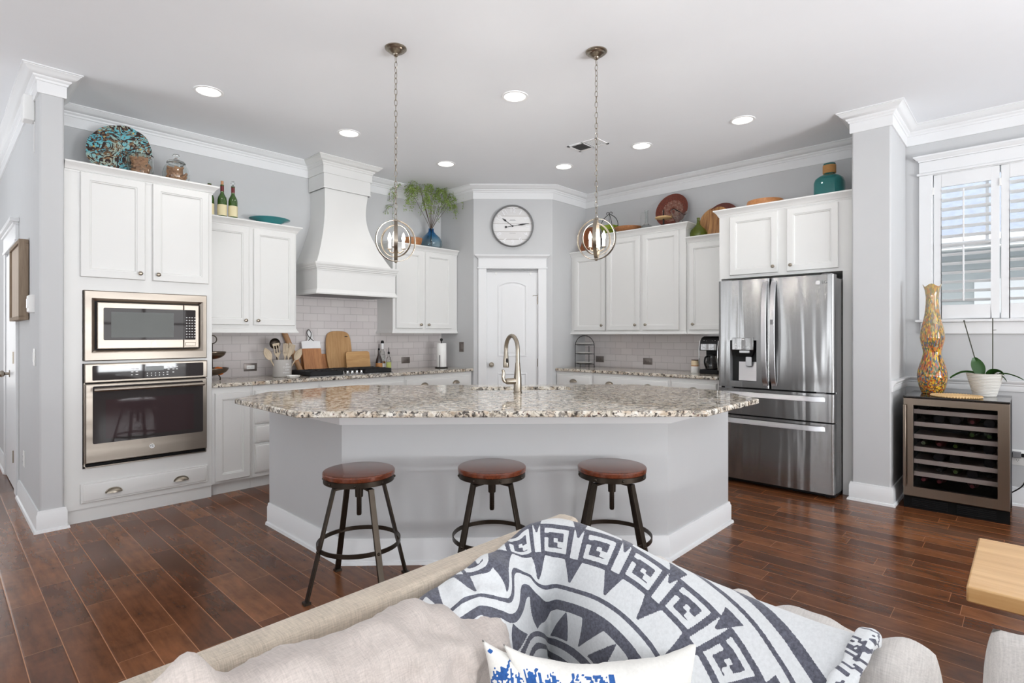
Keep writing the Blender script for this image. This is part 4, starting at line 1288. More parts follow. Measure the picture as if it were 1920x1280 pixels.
# thermostat, motion sensor, framed panel
t = root('thermostat', 'small white thermostat on the hall wall beside the framed panel', 'thermostat', (.487,5.04,1.525), -90)
part('thermostat_body', MB().rect(-.055,.055,-.062,.062,[(0,0),(0,-.022),(.008,-.034)]), M['whitepl'], t, bevel=.003)
part('thermostat_dial', MB().box(-.035,.035,-.038,-.033,-.03,.035), M['white'], t, bevel=.002)
t = root('door_chime', 'white box sensor mounted under the crown of the hall wall', 'sensor', (.487,5.02,2.865), -90)
part('sensor_body', MB().box(-.055,.055,-.062,0,-.085,.085), M['whitepl'], t, bevel=.006)
part('cover_seam', MB().box(-.056,.056,-.014,-.010,-.086,.086), M['white'], t)
part('sensor_cable', MB().tube([(.03,-.002,-.085),(.03,-.003,-.30)], .003, 6), M['whitepl'], t)
t = root('picture_frame', 'deep weathered wood framed panel hanging on the hall wall', 'picture', (.487,5.29,1.418), -90)
fw_, fh_ = .70, .585
b = MB().box(-fw_,0,-.058,-.004,0,.028).box(-fw_,0,-.058,-.004,fh_-.028,fh_).box(-fw_,-fw_+.028,-.058,-.004,.028,fh_-.028).box(-.028,0,-.058,-.004,.028,fh_-.028)
part('frame_sides', b, M['frame'], t, bevel=.003)
part('panel', MB().box(-fw_+.028,-.028,-.045,-.004,.028,fh_-.028), M['frameart'], t)

# ================================================================== clock above the pantry door
CXL = DL*.5 - .006
t = root('wall_clock', 'round white plank wall clock with grey metal rim above the pantry door', 'clock', (PX+CXL*S2, PY-CXL*S2, 2.592), -45)
RX = Matrix.Rotation(R(90), 4, 'X')
rr = .247
b = MB().lathe([(rr-.004,0),(rr,.004),(rr,.040),(rr-.006,.046),(rr-.013,.046),(rr-.016,.040),(rr-.016,.016),(rr-.004,.012),(rr-.004,0)], n=72, mat=RX)
part('rim', b, M['steelgrey'], t)
def dial():
    tt = NT('whitewashed_planks')
    tc = tt.n('TexCoord'); sp = tt.n('SeparateXYZ'); tt.l(tc.outputs['Object'], sp.inputs[0])
    z = tt.math('DIVIDE', tt.math('ADD', sp.outputs[2], .247), .0915)
    ro = tt.math('FLOOR', z); fz = tt.math('FRACT', z)
    wn = tt.n('TexWhiteNoise', noise_dimensions='1D'); tt.l(ro, wn.inputs['W'])
    col = tt.ramp(wn.outputs[0], [(0, lin(222,221,221)), (1, lin(238,238,238))])
    n = tt.noise(tt.coord('Object', (6, 6, 60)), 4, 4, .6)
    col = tt.mix(tt.math('MULTIPLY', n, .25), col, lin(176,170,166))
    ln = tt.math('LESS_THAN', tt.math('MINIMUM', fz, tt.math('SUBTRACT', 1.0, fz)), .022)
    tt.l(tt.mix(ln, col, lin(150,142,134)), tt.b.inputs['Base Color']); tt.set(rough=.5)
    return tt.m
b = MB().lathe([(rr-.006,.004),(rr-.006,.014),(0,.014)], n=64, mat=RX)
part('dial', b, dial(), t)
b = MB()
for k in range(1, 13):
    a = R(30*k); tm = text_mb(str(k), .074, .003, bold=True)
    Mx = Matrix.Translation((.183*math.sin(a), -.0165, .183*math.cos(a))) @ Matrix.Rotation(a, 4, 'Y')
    merge(b, tm, Mx)
part('numerals', b, plain('white_numerals', (236,236,238), .45), t)
b = MB()
for z, w in ((.078,.030),(.066,.036),(-.082,.036)): b.box(-w,w,-.0146,-.014,z-.0015,z+.0015)
part('dial_lines', b, M['greypl'], t)
def hand(name, ang, ln, tail, wid, y, disc):
    b = MB(); a = R(ang)
    poly = [(-.0025,-tail),(.0025,-tail),(.0025,ln*.28),(wid,ln*.55),(.001,ln),(-.001,ln),(-wid,ln*.55),(-.0025,ln*.28)]
    if not tail: poly = [(-.0025,0),(.0025,0),(.0025,ln*.62),(wid,ln*.72),(.001,ln),(-.001,ln),(-wid,ln*.72),(-.0025,ln*.62)]
    b.prism_y(poly, y, y-.002)
    b.lathe([(.010,y*-1),(.010,-y+.003),(0,-y+.003)], n=20, mat=RX)
    if tail:
        c = MB().lathe([(.013,0),(.013,.002),(0,.002)], n=20, mat=RX); c.xf(Matrix.Translation((0,y,-tail))); merge(b, c)
    b.xf(Matrix.Rotation(a, 4, 'Y'))
    part(name, b, M['handmetal'], t)
hand('hour_hand', 307, .150, 0, .012, -.022, 0)
hand('minute_hand', 80.5, .200, .080, .0095, -.026, 0)
# ================================================================== things on the worktops
ZW = CZ1 + .0005
# utensil crock
cr = root('utensil_crock', 'grey stoneware crock with white lettering holding wooden spoons', 'crock', (2.272,5.135,ZW), 0)
b = MB().lathe([(0,0),(.080,0),(.084,.004),(.084,.158),(.082,.162),(.077,.160),(.076,.012),(0,.010)], n=40)
part('crock_body', b, M['crock'], cr)
b = MB()
for s, z, sz in (('EN',.118,.026),('CUISINE',.092,.024),('ON',.066,.026),('MANGE',.040,.024)):
    tm = text_mb(s, sz, .0006)
    for q in tm.v:
        a = q[0]/.0846 - R(90) + R(10); rad = .0846 - q[1]
        b.v.append((rad*math.cos(a), rad*math.sin(a), q[2]+z))
    o0 = len(b.v)-len(tm.v)
    for f_ in tm.f: b.f.append([o0+i for i in f_]); b.mi.append(0)
part('lettering', b, M['ink'], cr)
def utensil(kind, label, dx, dy, lean, az, ln, mat, hw=.03):
    """stands in the crock: local z along the handle"""
    b = MB()
    b.tube([(0,0,0),(0,0,ln*.62)], [.0055,.0065], 8)
    if kind == 'spoon':
        loops = []
        for i in range(11):
            q = i/10; w = hw*max(.16, math.sin(PI*min(1, q*.93+.07))**.7); z = ln*.58+q*ln*.42
            d = .012*math.sin(PI*q)
            loops.append([(-w,-.003,z),(-w*.5,-.003+d*.8,z),(0,-.003+d,z),(w*.5,-.003+d*.8,z),(w,-.003,z),(w,.002,z),(w*.5,.002+d,z),(0,.003+d,z),(-w*.5,.002+d,z),(-w,.002,z)])
        b.loft(loops, True, True, True)
    elif kind == 'turner':
        b.loft([[(-.008,-.003,ln*.6),(.008,-.003,ln*.6),(.008,.003,ln*.6),(-.008,.003,ln*.6)],[(-hw,-.003,ln*.72),(hw,-.003,ln*.72),(hw,.003,ln*.72),(-hw,.003,ln*.72)],[(-hw,-.002,ln),(hw,-.002,ln*.97),(hw,.002,ln*.97),(-hw,.002,ln)]], True, True, True)
    elif kind == 'fork':
        b.loft([[(-.008,-.003,ln*.58),(.008,-.003,ln*.58),(.008,.003,ln*.58),(-.008,.003,ln*.58)],[(-hw*.8,-.003,ln*.7),(hw*.8,-.003,ln*.7),(hw*.8,.003,ln*.7),(-hw*.8,.003,ln*.7)]], True, True, True)
        for k in range(4):
            x = -hw*.8+hw*1.6*(k+.5)/4
            b.box(x-.0045,x+.0045,-.003,.003,ln*.69,ln)
    elif kind == 'ladle':
        b.ball((0,.0,ln*.86), hw, 14, 8, (1,.55,1))
    elif kind == 'slotted':
        b.loft([[(-.007,-.003,ln*.56),(.007,-.003,ln*.56),(.007,.003,ln*.56),(-.007,.003,ln*.56)],[(-hw,-.003,ln*.7),(hw,-.003,ln*.7),(hw,.003,ln*.7),(-hw,.003,ln*.7)]], True, True, True)
        for x in (-hw+.004, -.004, hw-.012): b.box(x,x+.008,-.003,.003,ln*.7,ln*.93)
        b.box(-hw,hw,-.003,.003,ln*.93,ln)
    o = single('kitchen_utensil', b, mat, label, 'utensil', (2.272+dx,5.135+dy,ZW+.014), 0, group='utensils in the grey crock')
    o.rotation_euler = (R(-lean)*math.sin(az), R(lean)*math.cos(az), R(0))
    return o
utensil('spoon','pale wooden spoon leaning furthest left out of the crock',-.035,-.01,27,PI,.29,M['spoon'],.034)
utensil('slotted','pale slotted wooden spoon left of the grooved one in the crock',-.012,.0,9,PI,.305,M['spoon'],.032)
utensil('fork','grooved pale wooden pasta fork in the middle of the crock',.008,-.025,3,0,.30,M['spoon'],.030)
utensil('ladle','dark metal ladle standing at the back of the crock',-.01,.035,8,PI,.35,M['bronze'],.052)
utensil('spoon','pale narrow wooden spoon just right of the pasta fork',.026,-.02,9,0,.285,M['spoon'],.024)
utensil('turner','pale flat wooden turner behind the narrow spoon in the crock',.02,.02,17,0,.31,M['spoon'],.034)
utensil('spoon','pale wooden spoon leaning furthest right out of the crock',.036,-.018,30,0,.285,M['spoon'],.034)
utensil('turner','honey coloured wooden spatula behind the rightmost spoon of the crock',.04,.015,36,0,.25,M['acacia'],.022)
# spoon rest
b = MB(); lp = []
for r, z in ((.0,.004),(.040,.003),(.048,.006),(.058,.021),(.060,.021),(.050,.003),(.044,0),(.0,0)):
    lp.append([((r*(1+(.05*math.cos(10*j*2*PI/40) if r > .045 else 0)))*math.cos(2*PI*j/40), (r*(1+(.05*math.cos(10*j*2*PI/40) if r > .045 else 0)))*math.sin(2*PI*j/40), z) for j in range(40)])
b.loft(lp, True)
single('spoon_rest', b, M['porcelain'], 'small white fluted dish left of the cooktop', 'dish', (2.292,4.945,ZW))
# rolling pin, leaning
rp = root('rolling_pin', 'beech rolling pin leaning on the tile behind the crock', 'rolling pin', (2.530,5.27,ZW+.004), 0)
b = MB().lathe([(0,0),(.018,.002),(.026,.012),(.026,.47),(.018,.48),(0,.482)], n=20)
p = part('roller', b, M['pinwood'], rp)
rp.rotation_euler = (R(-9.5), R(-19), 0)
# chopping boards leaning on the tile
def lean(o, y_foot, x, ang, z=ZW): o.location = (x, y_foot, z); o.rotation_euler = (R(-ang), 0, 0)
bd_ = root('chopping_board', 'paddle chopping board half white half wood with leather loop', 'board', (0,0,0))
b = MB().prism_y([(-.10,0),(.10,0),(.10,.265),(-.10,.265)], 0, .016)
part('wooden_blade', b, M['acacia'], bd_, bevel=.003)
hd2 = [(-.10,.265),(.10,.265),(.10,.340),(.04,.345),(.028,.365),(.026,.425)] + arc(0,.428,.026,0,180,8) + [(-.026,.425),(-.028,.365),(-.04,.345),(-.10,.340)]
part('white_handle', MB().prism_y(hd2, 0, .016), M['white'], bd_, bevel=.003)
b = MB().tube(catmull([(.008,-.003,.437),(-.012,-.006,.462),(-.035,-.006,.43),(-.018,-.006,.385),(.012,-.006,.355),(.03,-.004,.342)],6), .0035, 6)
b.tube(catmull([(.008,-.003,.437),(.012,-.006,.42),(-.002,-.008,.375),(-.028,-.006,.345)],6), .0035, 6)
part('leather_loop', b, M['bronze'], bd_)
lean(bd_, 5.235, 2.648, 14)
def board(name, label, poly, th, mat, x, yf, ang, hole=None):
    t = root(name, label, 'board', (0,0,0), 0, 'boards leaning on the tile')
    part('board', MB().prism_y(poly, 0, th), mat, t, bevel=.004)
    if hole: part('hanging_slot', MB().prism_y(hole, -.0006, .001), M['dark'], t)
    lean(t, yf, x, ang); return t
bd_['group'] = 'boards leaning on the tile'
board('chopping_board', 'short honey wood board hidden behind the paddle board', [(-.145,0),(.145,0),(.145,.20),(-.145,.20)], .014, M['acacia'], 2.70, 5.315, 9)
big = [(-.132,0),(.132,0)] + catmull([(.134,.05,0),(.147,.20,0),(.138,.36,0),(.10,.425,0),(.0,.440,0),(-.10,.425,0),(-.138,.36,0),(-.147,.20,0),(-.134,.05,0)],4)
big = [(p[0],p[1]) for p in big]
board('chopping_board', 'tall oak board with rounded top leaning behind the cooktop', big, .018, M['oakboard'], 2.965, 5.285, 8, [(p[0],p[1]) for p in rrect(.072,.108,.375,.385,.004,3)])
board('chopping_board', 'wide bamboo board with rounded corners in front of the tall one', rrect(-.142,.142,.0,.222,.028,5), .016, M['bamboo'], 3.150, 5.222, 10)
board('chopping_board', 'small honey board peeking out right of the bamboo board', [(-.12,0),(.12,0),(.12,.115),(-.12,.115)], .014, M['acacia'], 3.205, 5.31, 9)
# oil and vinegar bottles
def bottle(name, label, x, y, z, prof, mat, group, extra=(), n=24):
    t = root(name, label, 'bottle', (x, y, z), 0, group)
    part('bottle_body', MB().lathe(prof, n=n), mat, t)
    for nm, pr, m in extra: part(nm, MB().lathe(pr, n=n), m, t)
    return t
GBt = 'oil bottles beside the cooktop'
def pourer(z): return [(.009,z-.006),(.012,z-.004),(.012,z+.016),(.006,z+.022),(.004,z+.026),(.003,z+.07),(0,z+.07)]
bottle('oil_bottle','dark wine shaped oil bottle with orange label beside the cooktop',3.392,5.225,ZW,[(0,0),(.034,0),(.037,.005),(.037,.09),(.032,.125),(.017,.165),(.0135,.19),(.0135,.225),(0,.225)],plain('dark_oil_glass',(46,32,30),.06,spec=.8),GBt,
  [('label',[(.0374,.03),(.0374,.085)],plain('orange_label',(196,138,84),.6)),('pourer',pourer(.225),M['black'])])
bottle('oil_bottle','tall clear oil bottle with white neck and black stopper at the back',3.475,5.285,ZW,[(0,0),(.030,0),(.033,.005),(.033,.16),(.026,.20),(.015,.225),(.0135,.30),(0,.30)],M['clear'],GBt,
  [('neck_sleeve',[(.0150,.235),(.0150,.30)],M['white']),('label',[(.0336,.03),(.0336,.075)],M['porcelain']),('oil',[(0,.004),(.029,.004),(.029,.10),(0,.10)],plain('amber_oil',(150,96,50),.1)),('stopper',[(.012,.296),(.017,.30),(.018,.315),(.012,.33),(0,.332)],M['black'])])
bottle('oil_bottle','small clear bottle with lime label beside the dark oil bottle',3.505,5.205,ZW,[(0,0),(.025,0),(.027,.004),(.027,.11),(.021,.14),(.0115,.155),(.0115,.185),(0,.185)],M['clear'],GBt,
  [('label',[(.0275,.02),(.0275,.09)],plain('lime_label',(196,206,120),.6)),('pourer',pourer(.185),M['black'])])
# paper towels
t = root('paper_towel_holder', 'black iron paper towel holder with a white roll near the pantry', 'paper towels', (4.178,5.105,ZW), 0)
part('base_plate', MB().lathe([(0,.012),(.07,.012),(.078,.008),(.078,.003),(.072,0),(0,0)], n=32), M['iron'], t)
part('post', MB().lathe([(.006,.012),(.006,.315),(.010,.318),(.017,.332),(.017,.342),(.010,.352),(0,.354)], n=16), M['iron'], t)
part('side_arm', MB().tube([(-.062,-.045,.01),(-.062,-.045,.15),(-.064,-.047,.155)], .004, 8), M['iron'], t)
part('paper_roll', MB().lathe([(.02,.014),(.058,.014),(.059,.018),(.059,.290),(.058,.294),(.02,.294)], n=40), M['paper'], t)
# tiered fruit basket half hidden by the oven tower
t = root('fruit_basket', 'two tier metal fruit basket half hidden by the oven tower', 'fruit basket', (1.652,5.10,ZW), 0)
for z, r in ((.045,.125),(.185,.105)):
    b = MB()
    prf = [(r*math.sin(R(a)), z+.062*(1-math.cos(R(a)))) for a in range(8, 91, 10)]
    b.lathe(prf + [(p[0]-.003, p[1]+.003) for p in prf[::-1]], n=36)
    b.tube([(r*math.cos(R(a)), r*math.sin(R(a)), z+.062) for a in range(0,360,10)], .004, 6, closed=True)
    part('bowl', b, plain('brushed_basket_metal',(116,104,92),.3,.9), t)
part('post', MB().tube([(0,0,.04),(0,0,.32)], .005, 8), M['bronze'], t)
part('ring_handle', MB().tube([(.035*math.cos(R(a)),0,.355+.035*math.sin(R(a))) for a in range(0,360,15)], .0045, 6, closed=True), M['bronze'], t)
for k in range(3):
    a = R(-30+120*k)
    part('foot', MB().tube(catmull([(.05*math.cos(a),.05*math.sin(a),.05),(.062*math.cos(a),.062*math.sin(a),.025),(.060*math.cos(a),.060*math.sin(a),.004)],4), .005, 6), M['bronze'], t)
rn = random.Random(3)
for k, (dx, dy, dz, nm, mt, lb) in enumerate(((.045,-.045,.083,'orange','orange','orange at the front of the lower fruit bowl'),(.06,.045,.083,'orange','orange','orange at the back right of the lower fruit bowl'),
        (-.03,.03,.083,'orange','orange','orange at the tower side of the lower fruit bowl'),(.035,-.02,.218,'lemon','lemon','lemon at the front of the upper fruit bowl'),(-.02,.035,.218,'lemon','lemon','lemon at the back of the upper fruit bowl'))):
    b = MB().ball((0,0,0), .036 if nm == 'orange' else .028, 18, 12, (1,1,.95) if nm == 'orange' else (1.25,1,1))
    single(nm, b, M[mt], lb, 'fruit', (1.652+dx, 5.10+dy, ZW+dz), 0, group='fruit in the tiered basket')
# plate rack on the right worktop
t = root('plate_rack', 'black wire three tier plate rack with arched top', 'plate rack', (5.44,3.925,ZW), -90)
b = MB(); hwid = .140
for s in (-1, 1):
    b.tube([(s*hwid,0,0),(s*hwid,0,.26)] , .0045, 6)
b.tube([(hwid*math.cos(R(a)),0,.26+.125*math.sin(R(a))) for a in range(0,181,10)], .0045, 6)
b.tube([(0,.09,0),(0,.09,.26)], .0045, 6)
for z in (.045,.165,.275):
    b.tube([(-hwid,0,z),(hwid,0,z)], .0035, 6)
    b.tube([(.10*math.cos(R(a)),.0+.09*math.sin(R(a)),z-.002) for a in range(0,360,15)], .003, 6, closed=True)
b.tube([(0,-.09,0),(0,-.09,.045)], .0035, 6)
part('wire_frame', b, M['iron'], t)
for z, lb in ((.045,'lowest white plate on the wire rack'),(.165,'middle white plate on the wire rack'),(.275,'topmost white plate on the wire rack')):
    b = MB().lathe([(0,.004),(.065,.004),(.085,.008),(.108,.018),(.109,.020),(.086,.011),(.064,.007),(0,.007)], n=40)
    single('plate', b, M['porcelain'], lb, 'plate', (5.44,3.925,ZW+z+.002), 0, group='white plates on the wire rack')
# coffee maker
t = root('coffee_maker', 'black and steel drip coffee maker beside the refrigerator', 'coffee maker', (5.40,2.455,ZW), -90)
part('base', MB().prism(rrect(-.0,.205,-.02,.23,.02),0,.042), M['black'], t, bevel=.004)
part('back_column', MB().box(.01,.195,.13,.225,.04,.30), M['black'], t, bevel=.006)
b = MB(); lp = []
for y, z in ((-.015,.235),(-.018,.262),(-.016,.30),(.0,.335),(.03,.365),(.08,.380),(.18,.380),(.225,.36),(.225,.235)): lp.append((y,z))
b.loft([[(x,y,z) for y,z in lp] for x in (.004,.201)], True, True, True)
part('brew_head', b, M['black'], t, bevel=.008)
b = MB().loft([[(.02,-.020,.238),(.185,-.020,.238),(.185,-.020,.305),(.02,-.020,.305)],[(.02,-.028,.240),(.185,-.028,.240),(.185,-.026,.303),(.02,-.026,.303)]], True, True, True)
fp = part('steel_front', b, M['ss'], t, bevel=.003)
part('name_plate', MB().tube([(0.1025-.06*math.cos(R(a)),-.029,.277-.018*math.sin(R(a))) for a in range(0,181,12)], .0018, 5), M['chrome'], fp)
b = MB()
for i in range(5): b.ball((.045+i*.029,.003,0.338-.006*(2-abs(i-2))), .005, 8, 6)
part('control_buttons', b, M['chrome'], t)
for x in (.006,.199): part('chrome_side_bar', MB().tube(catmull([(x,-.012,.04),(x,-.026,.12),(x,-.026,.24),(x,-.005,.335)],6), .006, 8), M['chrome'], t)
b = MB().lathe([(0,.0),(.058,.002),(.062,.01),(.060,.05),(.050,.10),(.044,.13),(.046,.14)], (.102,.055,.044), 28)
ca = part('carafe', b, M['clear'], t)
part('coffee', MB().lathe([(0,.004),(.056,.006),(.058,.04),(.055,.06),(0,.06)], (.102,.055,.044), 24), plain('dark_coffee',(30,20,16),.1), ca)
b = MB().tube(catmull([(.085,-.006,.175),(.078,-.040,.165),(.075,-.048,.11),(.08,-.020,.06)],6), .009, 8)
part('carafe_handle', b, M['black'], ca)
part('carafe_lid', MB().lathe([(.047,.138),(.047,.152),(.03,.158),(0,.158)], (.102,.055,.044), 24), M['black'], ca)
# canister
t = root('canister', 'stacked white and cream canister with wooden ring beside the coffee maker', 'canister', (5.43,2.520,ZW), 0)
part('white_base', MB().lathe([(0,0),(.040,0),(.042,.003),(.042,.066),(.038,.070),(0,.070)], n=28), M['porcelain'], t)
part('wooden_ring', MB().lathe([(.038,.070),(.038,.079),(0,.079)], n=28), M['acacia'], t)
part('cream_jar', MB().lathe([(.037,.079),(.037,.126),(.034,.130),(0,.130)], n=28), plain('cream_glaze',(226,206,170),.4), t)
part('dark_lid', MB().lathe([(.036,.130),(.036,.137),(0,.137)], n=28), plain('walnut_lid',(84,50,38),.5), t)
# ================================================================== things on top of the cabinets
ZT = 2.5055; ZA = 2.3275
def mosaic_mat():
    t = NT('mosaic_scrolls')
    v = t.coord('Object')
    n = t.noise(v, 6.5, 2, .5, 2.5); n2 = t.noise(v, 20, 3, .6, 2.0); n3 = t.noise(v, 6, 2, .5, 1)
    base = t.ramp(n3, [(.36, lin(176,186,168)), (.52, lin(108,186,196)), (.66, lin(84,168,186))])
    ring = t.math('ABSOLUTE', t.math('SUBTRACT', t.math('FRACT', t.math('MULTIPLY', n, 7.0)), .5))
    scroll = t.math('LESS_THAN', ring, .19)
    dots = t.math('GREATER_THAN', n2, .52)
    col = t.mix(t.math('MULTIPLY', dots, .9), base, lin(128,86,44))
    col = t.mix(scroll, col, lin(52,34,30))
    vo = t.n('TexVoronoi'); t.l(v, vo.inputs['Vector']); vo.inputs['Scale'].default_value = 16
    sp = t.math('LESS_THAN', vo.outputs['Distance'], .12)
    col = t.mix(sp, col, lin(198,166,92))
    t.l(col, t.b.inputs['Base Color']); t.set(rough=.18, spec=.6, coat=.4)
    return t.m
def leaning_disc(name, label, cat, x, y, z, r, th, rz, ang, mat, wav=0, dish=.02, group=None, rimmat=None):
    """round plate standing on its rim, leaning back"""
    t = root(name, label, cat, (x, y, z), 0, group)
    b = MB(); n = 64; lp = []
    for k, (q, yy) in enumerate(((0,.0),(.45,0),(.72,-.004),(.97,-dish),(1.0,-dish),(1.0,-dish+th*.6),(.73,th-.004),(.45,th),(0,th))):
        row = []
        for j in range(n):
            a = 2*PI*j/n; rr_ = r*q*(1+wav*math.cos(9*a))
            row.append((rr_*math.cos(a), yy, rr_*math.sin(a)+r))
        lp.append(row)
    b.loft(lp, True)
    p = part('plate', b, mat, t)
    t.rotation_mode = 'XYZ'
    t.rotation_euler = (R(-ang), 0, R(rz))
    return t
leaning_disc('mosaic_plate', 'large turquoise and brown scrollwork plate on top of the oven tower', 'plate', .975, 5.055, ZT+.012, .212, .012, -24, 13, mosaic_mat(), .012, .016)
def cork_jar(label, x, y, prof, fill_r, fill_h, lid=None, seed=1, n=74):
    t = root('cork_jar', label, 'jar', (x, y, ZT), 0, 'jars of wine corks')
    part('glass_jar', MB().lathe(prof, n=36), M['clear'], t)
    if lid: part('lid', MB().lathe(lid, n=32), M['clear'], t)
    rn = random.Random(seed)
    for i in range(n):
        zz = .018 + (fill_h-.03)*(i/n)
        rr_ = fill_r(zz)-.02
        a = i*2.4; q = math.sqrt(((i*7) % 11)/11*.75+.25)*rr_
        d = Vector((rn.uniform(-1,1), rn.uniform(-1,1), rn.uniform(-.5,.5))).normalized()
        c = Vector((q*math.cos(a), q*math.sin(a), zz))
        tg = Vector((-math.sin(a), math.cos(a), rn.uniform(-.5,.5))).normalized()
        d = (tg*.85 + d*.35).normalized()
        b = MB().tube([c-d*.02, c-d*.018, c+d*.018, c+d*.02], [.0085,.0105,.0105,.0085], 8)
        single('wine_cork', b, M['cork'], CORKLAB[seed], 'cork', (x, y, ZT), 0, group=CORKGRP[seed])
    return t
CORKLAB = {1: 'wine cork in the open straight sided jar beside the scrollwork plate', 2: 'wine cork in the round lidded jar on the oven tower'}
CORKGRP = {1: 'corks in the open straight sided jar', 2: 'corks in the round lidded jar'}
cork_jar('open straight glass jar of wine corks in front of the scrollwork plate', 1.105, 4.99,
   [(0,.004),(.080,.004),(.084,.012),(.086,.10),(.084,.178),(.088,.184),(.088,.187),(.081,.184),(.082,.10),(.080,.014),(0,.009)], lambda z: .080, .176, None, 1)
cork_jar('round lidded glass jar of wine corks on the oven tower', 1.348, 4.99,
   [(0,.003),(.062,.003),(.078,.018),(.094,.060),(.096,.095),(.085,.140),(.066,.170),(.062,.176),(.066,.180),(.062,.181),(.058,.174),(.081,.138),(.092,.095),(.090,.060),(.074,.020),(0,.008)],
   lambda z: .072+.02*math.sin(PI*min(1,z/.14)), .155, [(.068,.181),(.064,.192),(.045,.204),(.018,.210),(.010,.214),(.010,.220),(.022,.230),(.026,.242),(.020,.252),(0,.256)], 2)
GWB = 'green wine bottles on the left upper cabinet'
BP = [(0,0),(.034,0),(.0375,.006),(.0375,.165),(.034,.190),(.019,.220),(.0145,.235),(.0145,.292),(.016,.293),(.016,.300),(.0135,.302),(0,.302)]
for x, y, lb, cork in ((1.755,5.17,'green wine bottle with a cork in its neck, left of the pair',1), (1.842,5.16,'green wine bottle with a clear stopper, right of the pair',2), (1.662,5.20,'green wine bottle half hidden behind the oven tower',0)):
    ex = [('paper_label', [(.0379,.03),(.0379,.125)], M['label']), ('foil_capsule', [(.0150,.244),(.0150,.291)], M['foil'])]
    if cork == 1: ex.append(('cork', [(.0115,.300),(.0115,.335),(0,.335)], M['cork']))
    if cork == 2: ex.append(('glass_stopper', [(.010,.300),(.012,.306),(.005,.315),(.018,.328),(.014,.345),(0,.35)], M['clear']))
    bottle('wine_bottle', lb, x, y, ZA, BP, M['bottleglass'], GWB, ex)
b = MB().lathe([(0,.0),(.060,.0),(.075,.010),(.095,.030),(.135,.052),(.178,.066),(.180,.069),(.134,.057),(.092,.035),(.070,.014),(0,.005)], n=56)
single('glass_bowl', b, plain('turquoise_bowl_glass',(80,172,176),.06,0,.1,spec=.6,trans=.4), 'shallow flared turquoise bowl on the left upper cabinet', 'bowl', (2.190,5.215,ZA))
# right of the hood
b = MB().lathe([(0,0),(.075,0),(.105,.05),(.118,.105),(.114,.105),(.100,.05),(.07,.008),(0,.008)], n=40)
single('wooden_bowl', b, M['bowlwood'], 'round wooden bowl left of the blue vase', 'bowl', (3.850,5.235,ZA))
vs = root('flower_vase', 'blue glass vase holding trailing green branches', 'vase', (4.110,5.215,ZA), 0)
VP = [(0,0),(.085,0),(.118,.022),(.134,.06),(.130,.10),(.105,.145),(.062,.185),(.036,.215),(.030,.24),(.034,.252),(.030,.253),(.027,.24),(.033,.214),(.058,.184),(.100,.143),(.125,.10),(.129,.06),(.113,.026),(.08,.006),(0,.006)]
def bluemat():
    t = NT('blue_vase_glass')
    g = t.n('TexCoord'); sp = t.n('SeparateXYZ'); t.l(g.outputs['Object'], sp.inputs[0])
    f = t.math('DIVIDE', sp.outputs[2], .25)
    t.l(t.ramp(f, [(.0, lin(228,238,242)), (.4, lin(212,230,238)), (.7, lin(132,188,222)), (1, lin(70,140,196))]), t.b.inputs['Base Color'])
    t.set(trans=1.0, rough=.0, ior=1.4); return t.m
part('vase_body', MB().lathe(VP, n=40), bluemat(), vs)
br = root('branch_bouquet', 'drooping leafy green branches standing in the blue vase', 'branches', (4.110,5.215,ZA), 0)
rn = random.Random(12)
BRS = [(-.44,.10,.62,.46),(-.34,-.05,.66,.26),(-.22,.03,.60,.20),(-.10,-.08,.66,.14),(.03,.02,.74,.10),(.14,-.08,.68,.22),(.28,-.04,.66,.34),(.40,-.12,.62,.52),(.34,-.20,.48,.20),(-.22,-.16,.40,.10),(.14,-.16,.44,.08),(-.36,-.12,.52,.22),(.0,-.14,.56,.10)]
for bi, (dx, dy, hh, droop) in enumerate(BRS):
    top_ = Vector((dx*.62, dy*.7, .22+hh*.80))
    p0 = Vector((0,0,.05)); p1 = Vector((dx*.03, dy*.03, .25)); p2 = Vector((dx*.42, dy*.45, .22+hh*.55))
    p3 = top_; p4 = Vector((dx*.95, dy, .22+hh*.86-droop*.12)); p5 = Vector((dx*1.06, dy*1.05, .22+hh*.80-droop*.55)); p6 = Vector((dx*1.08, dy*1.1, .22+hh*.80-droop*1.1))
    pts = catmull([p0,p1,p2,p3,p4,p5,p6], 7)
    b = MB().tube(pts, [.0034*(1-.75*i/(len(pts)-1)) for i in range(len(pts))], 5)
    lf = MB(); L = len(pts)
    twigs = []
    for k in range(7):
        i0 = int(L*(.40+.5*k/7)); s0 = pts[min(i0, L-1)]
        d = Vector((rn.uniform(-1,1), rn.uniform(-1,.4), rn.uniform(-.3,.6))).normalized()
        tw = catmull([s0, s0+d*.05, s0+d*.075+Vector((0,0,-.03)), s0+d*.085+Vector((0,0,-.09-rn.random()*.06))], 4)
        b.tube(tw, .0013, 4); twigs.append(tw)
    spots = [pts[i] for i in range(int(L*.46), L)]
    for tw in twigs: spots += tw[2:]
    for s0 in spots:
        for _ in range(4):
            c = s0 + Vector((rn.uniform(-.018,.018), rn.uniform(-.018,.018), rn.uniform(-.022,.012)))
            d = Vector((rn.uniform(-1,1), rn.uniform(-1,1), rn.uniform(-1,.2))).normalized()
            n_ = d.cross(Vector((rn.uniform(-1,1), rn.uniform(-1,1), rn.uniform(-1,1)))).normalized()
            ln = rn.uniform(.012,.022); w = ln*.30
            lf.add([c, c+d*ln*.5+n_*w, c+d*ln, c+d*ln*.5-n_*w], [(0,1,2,3)])
    p = part('branch', b, M['twig'], br)
    part('leaves', lf, M['leaf2'], p, kind='stuff')
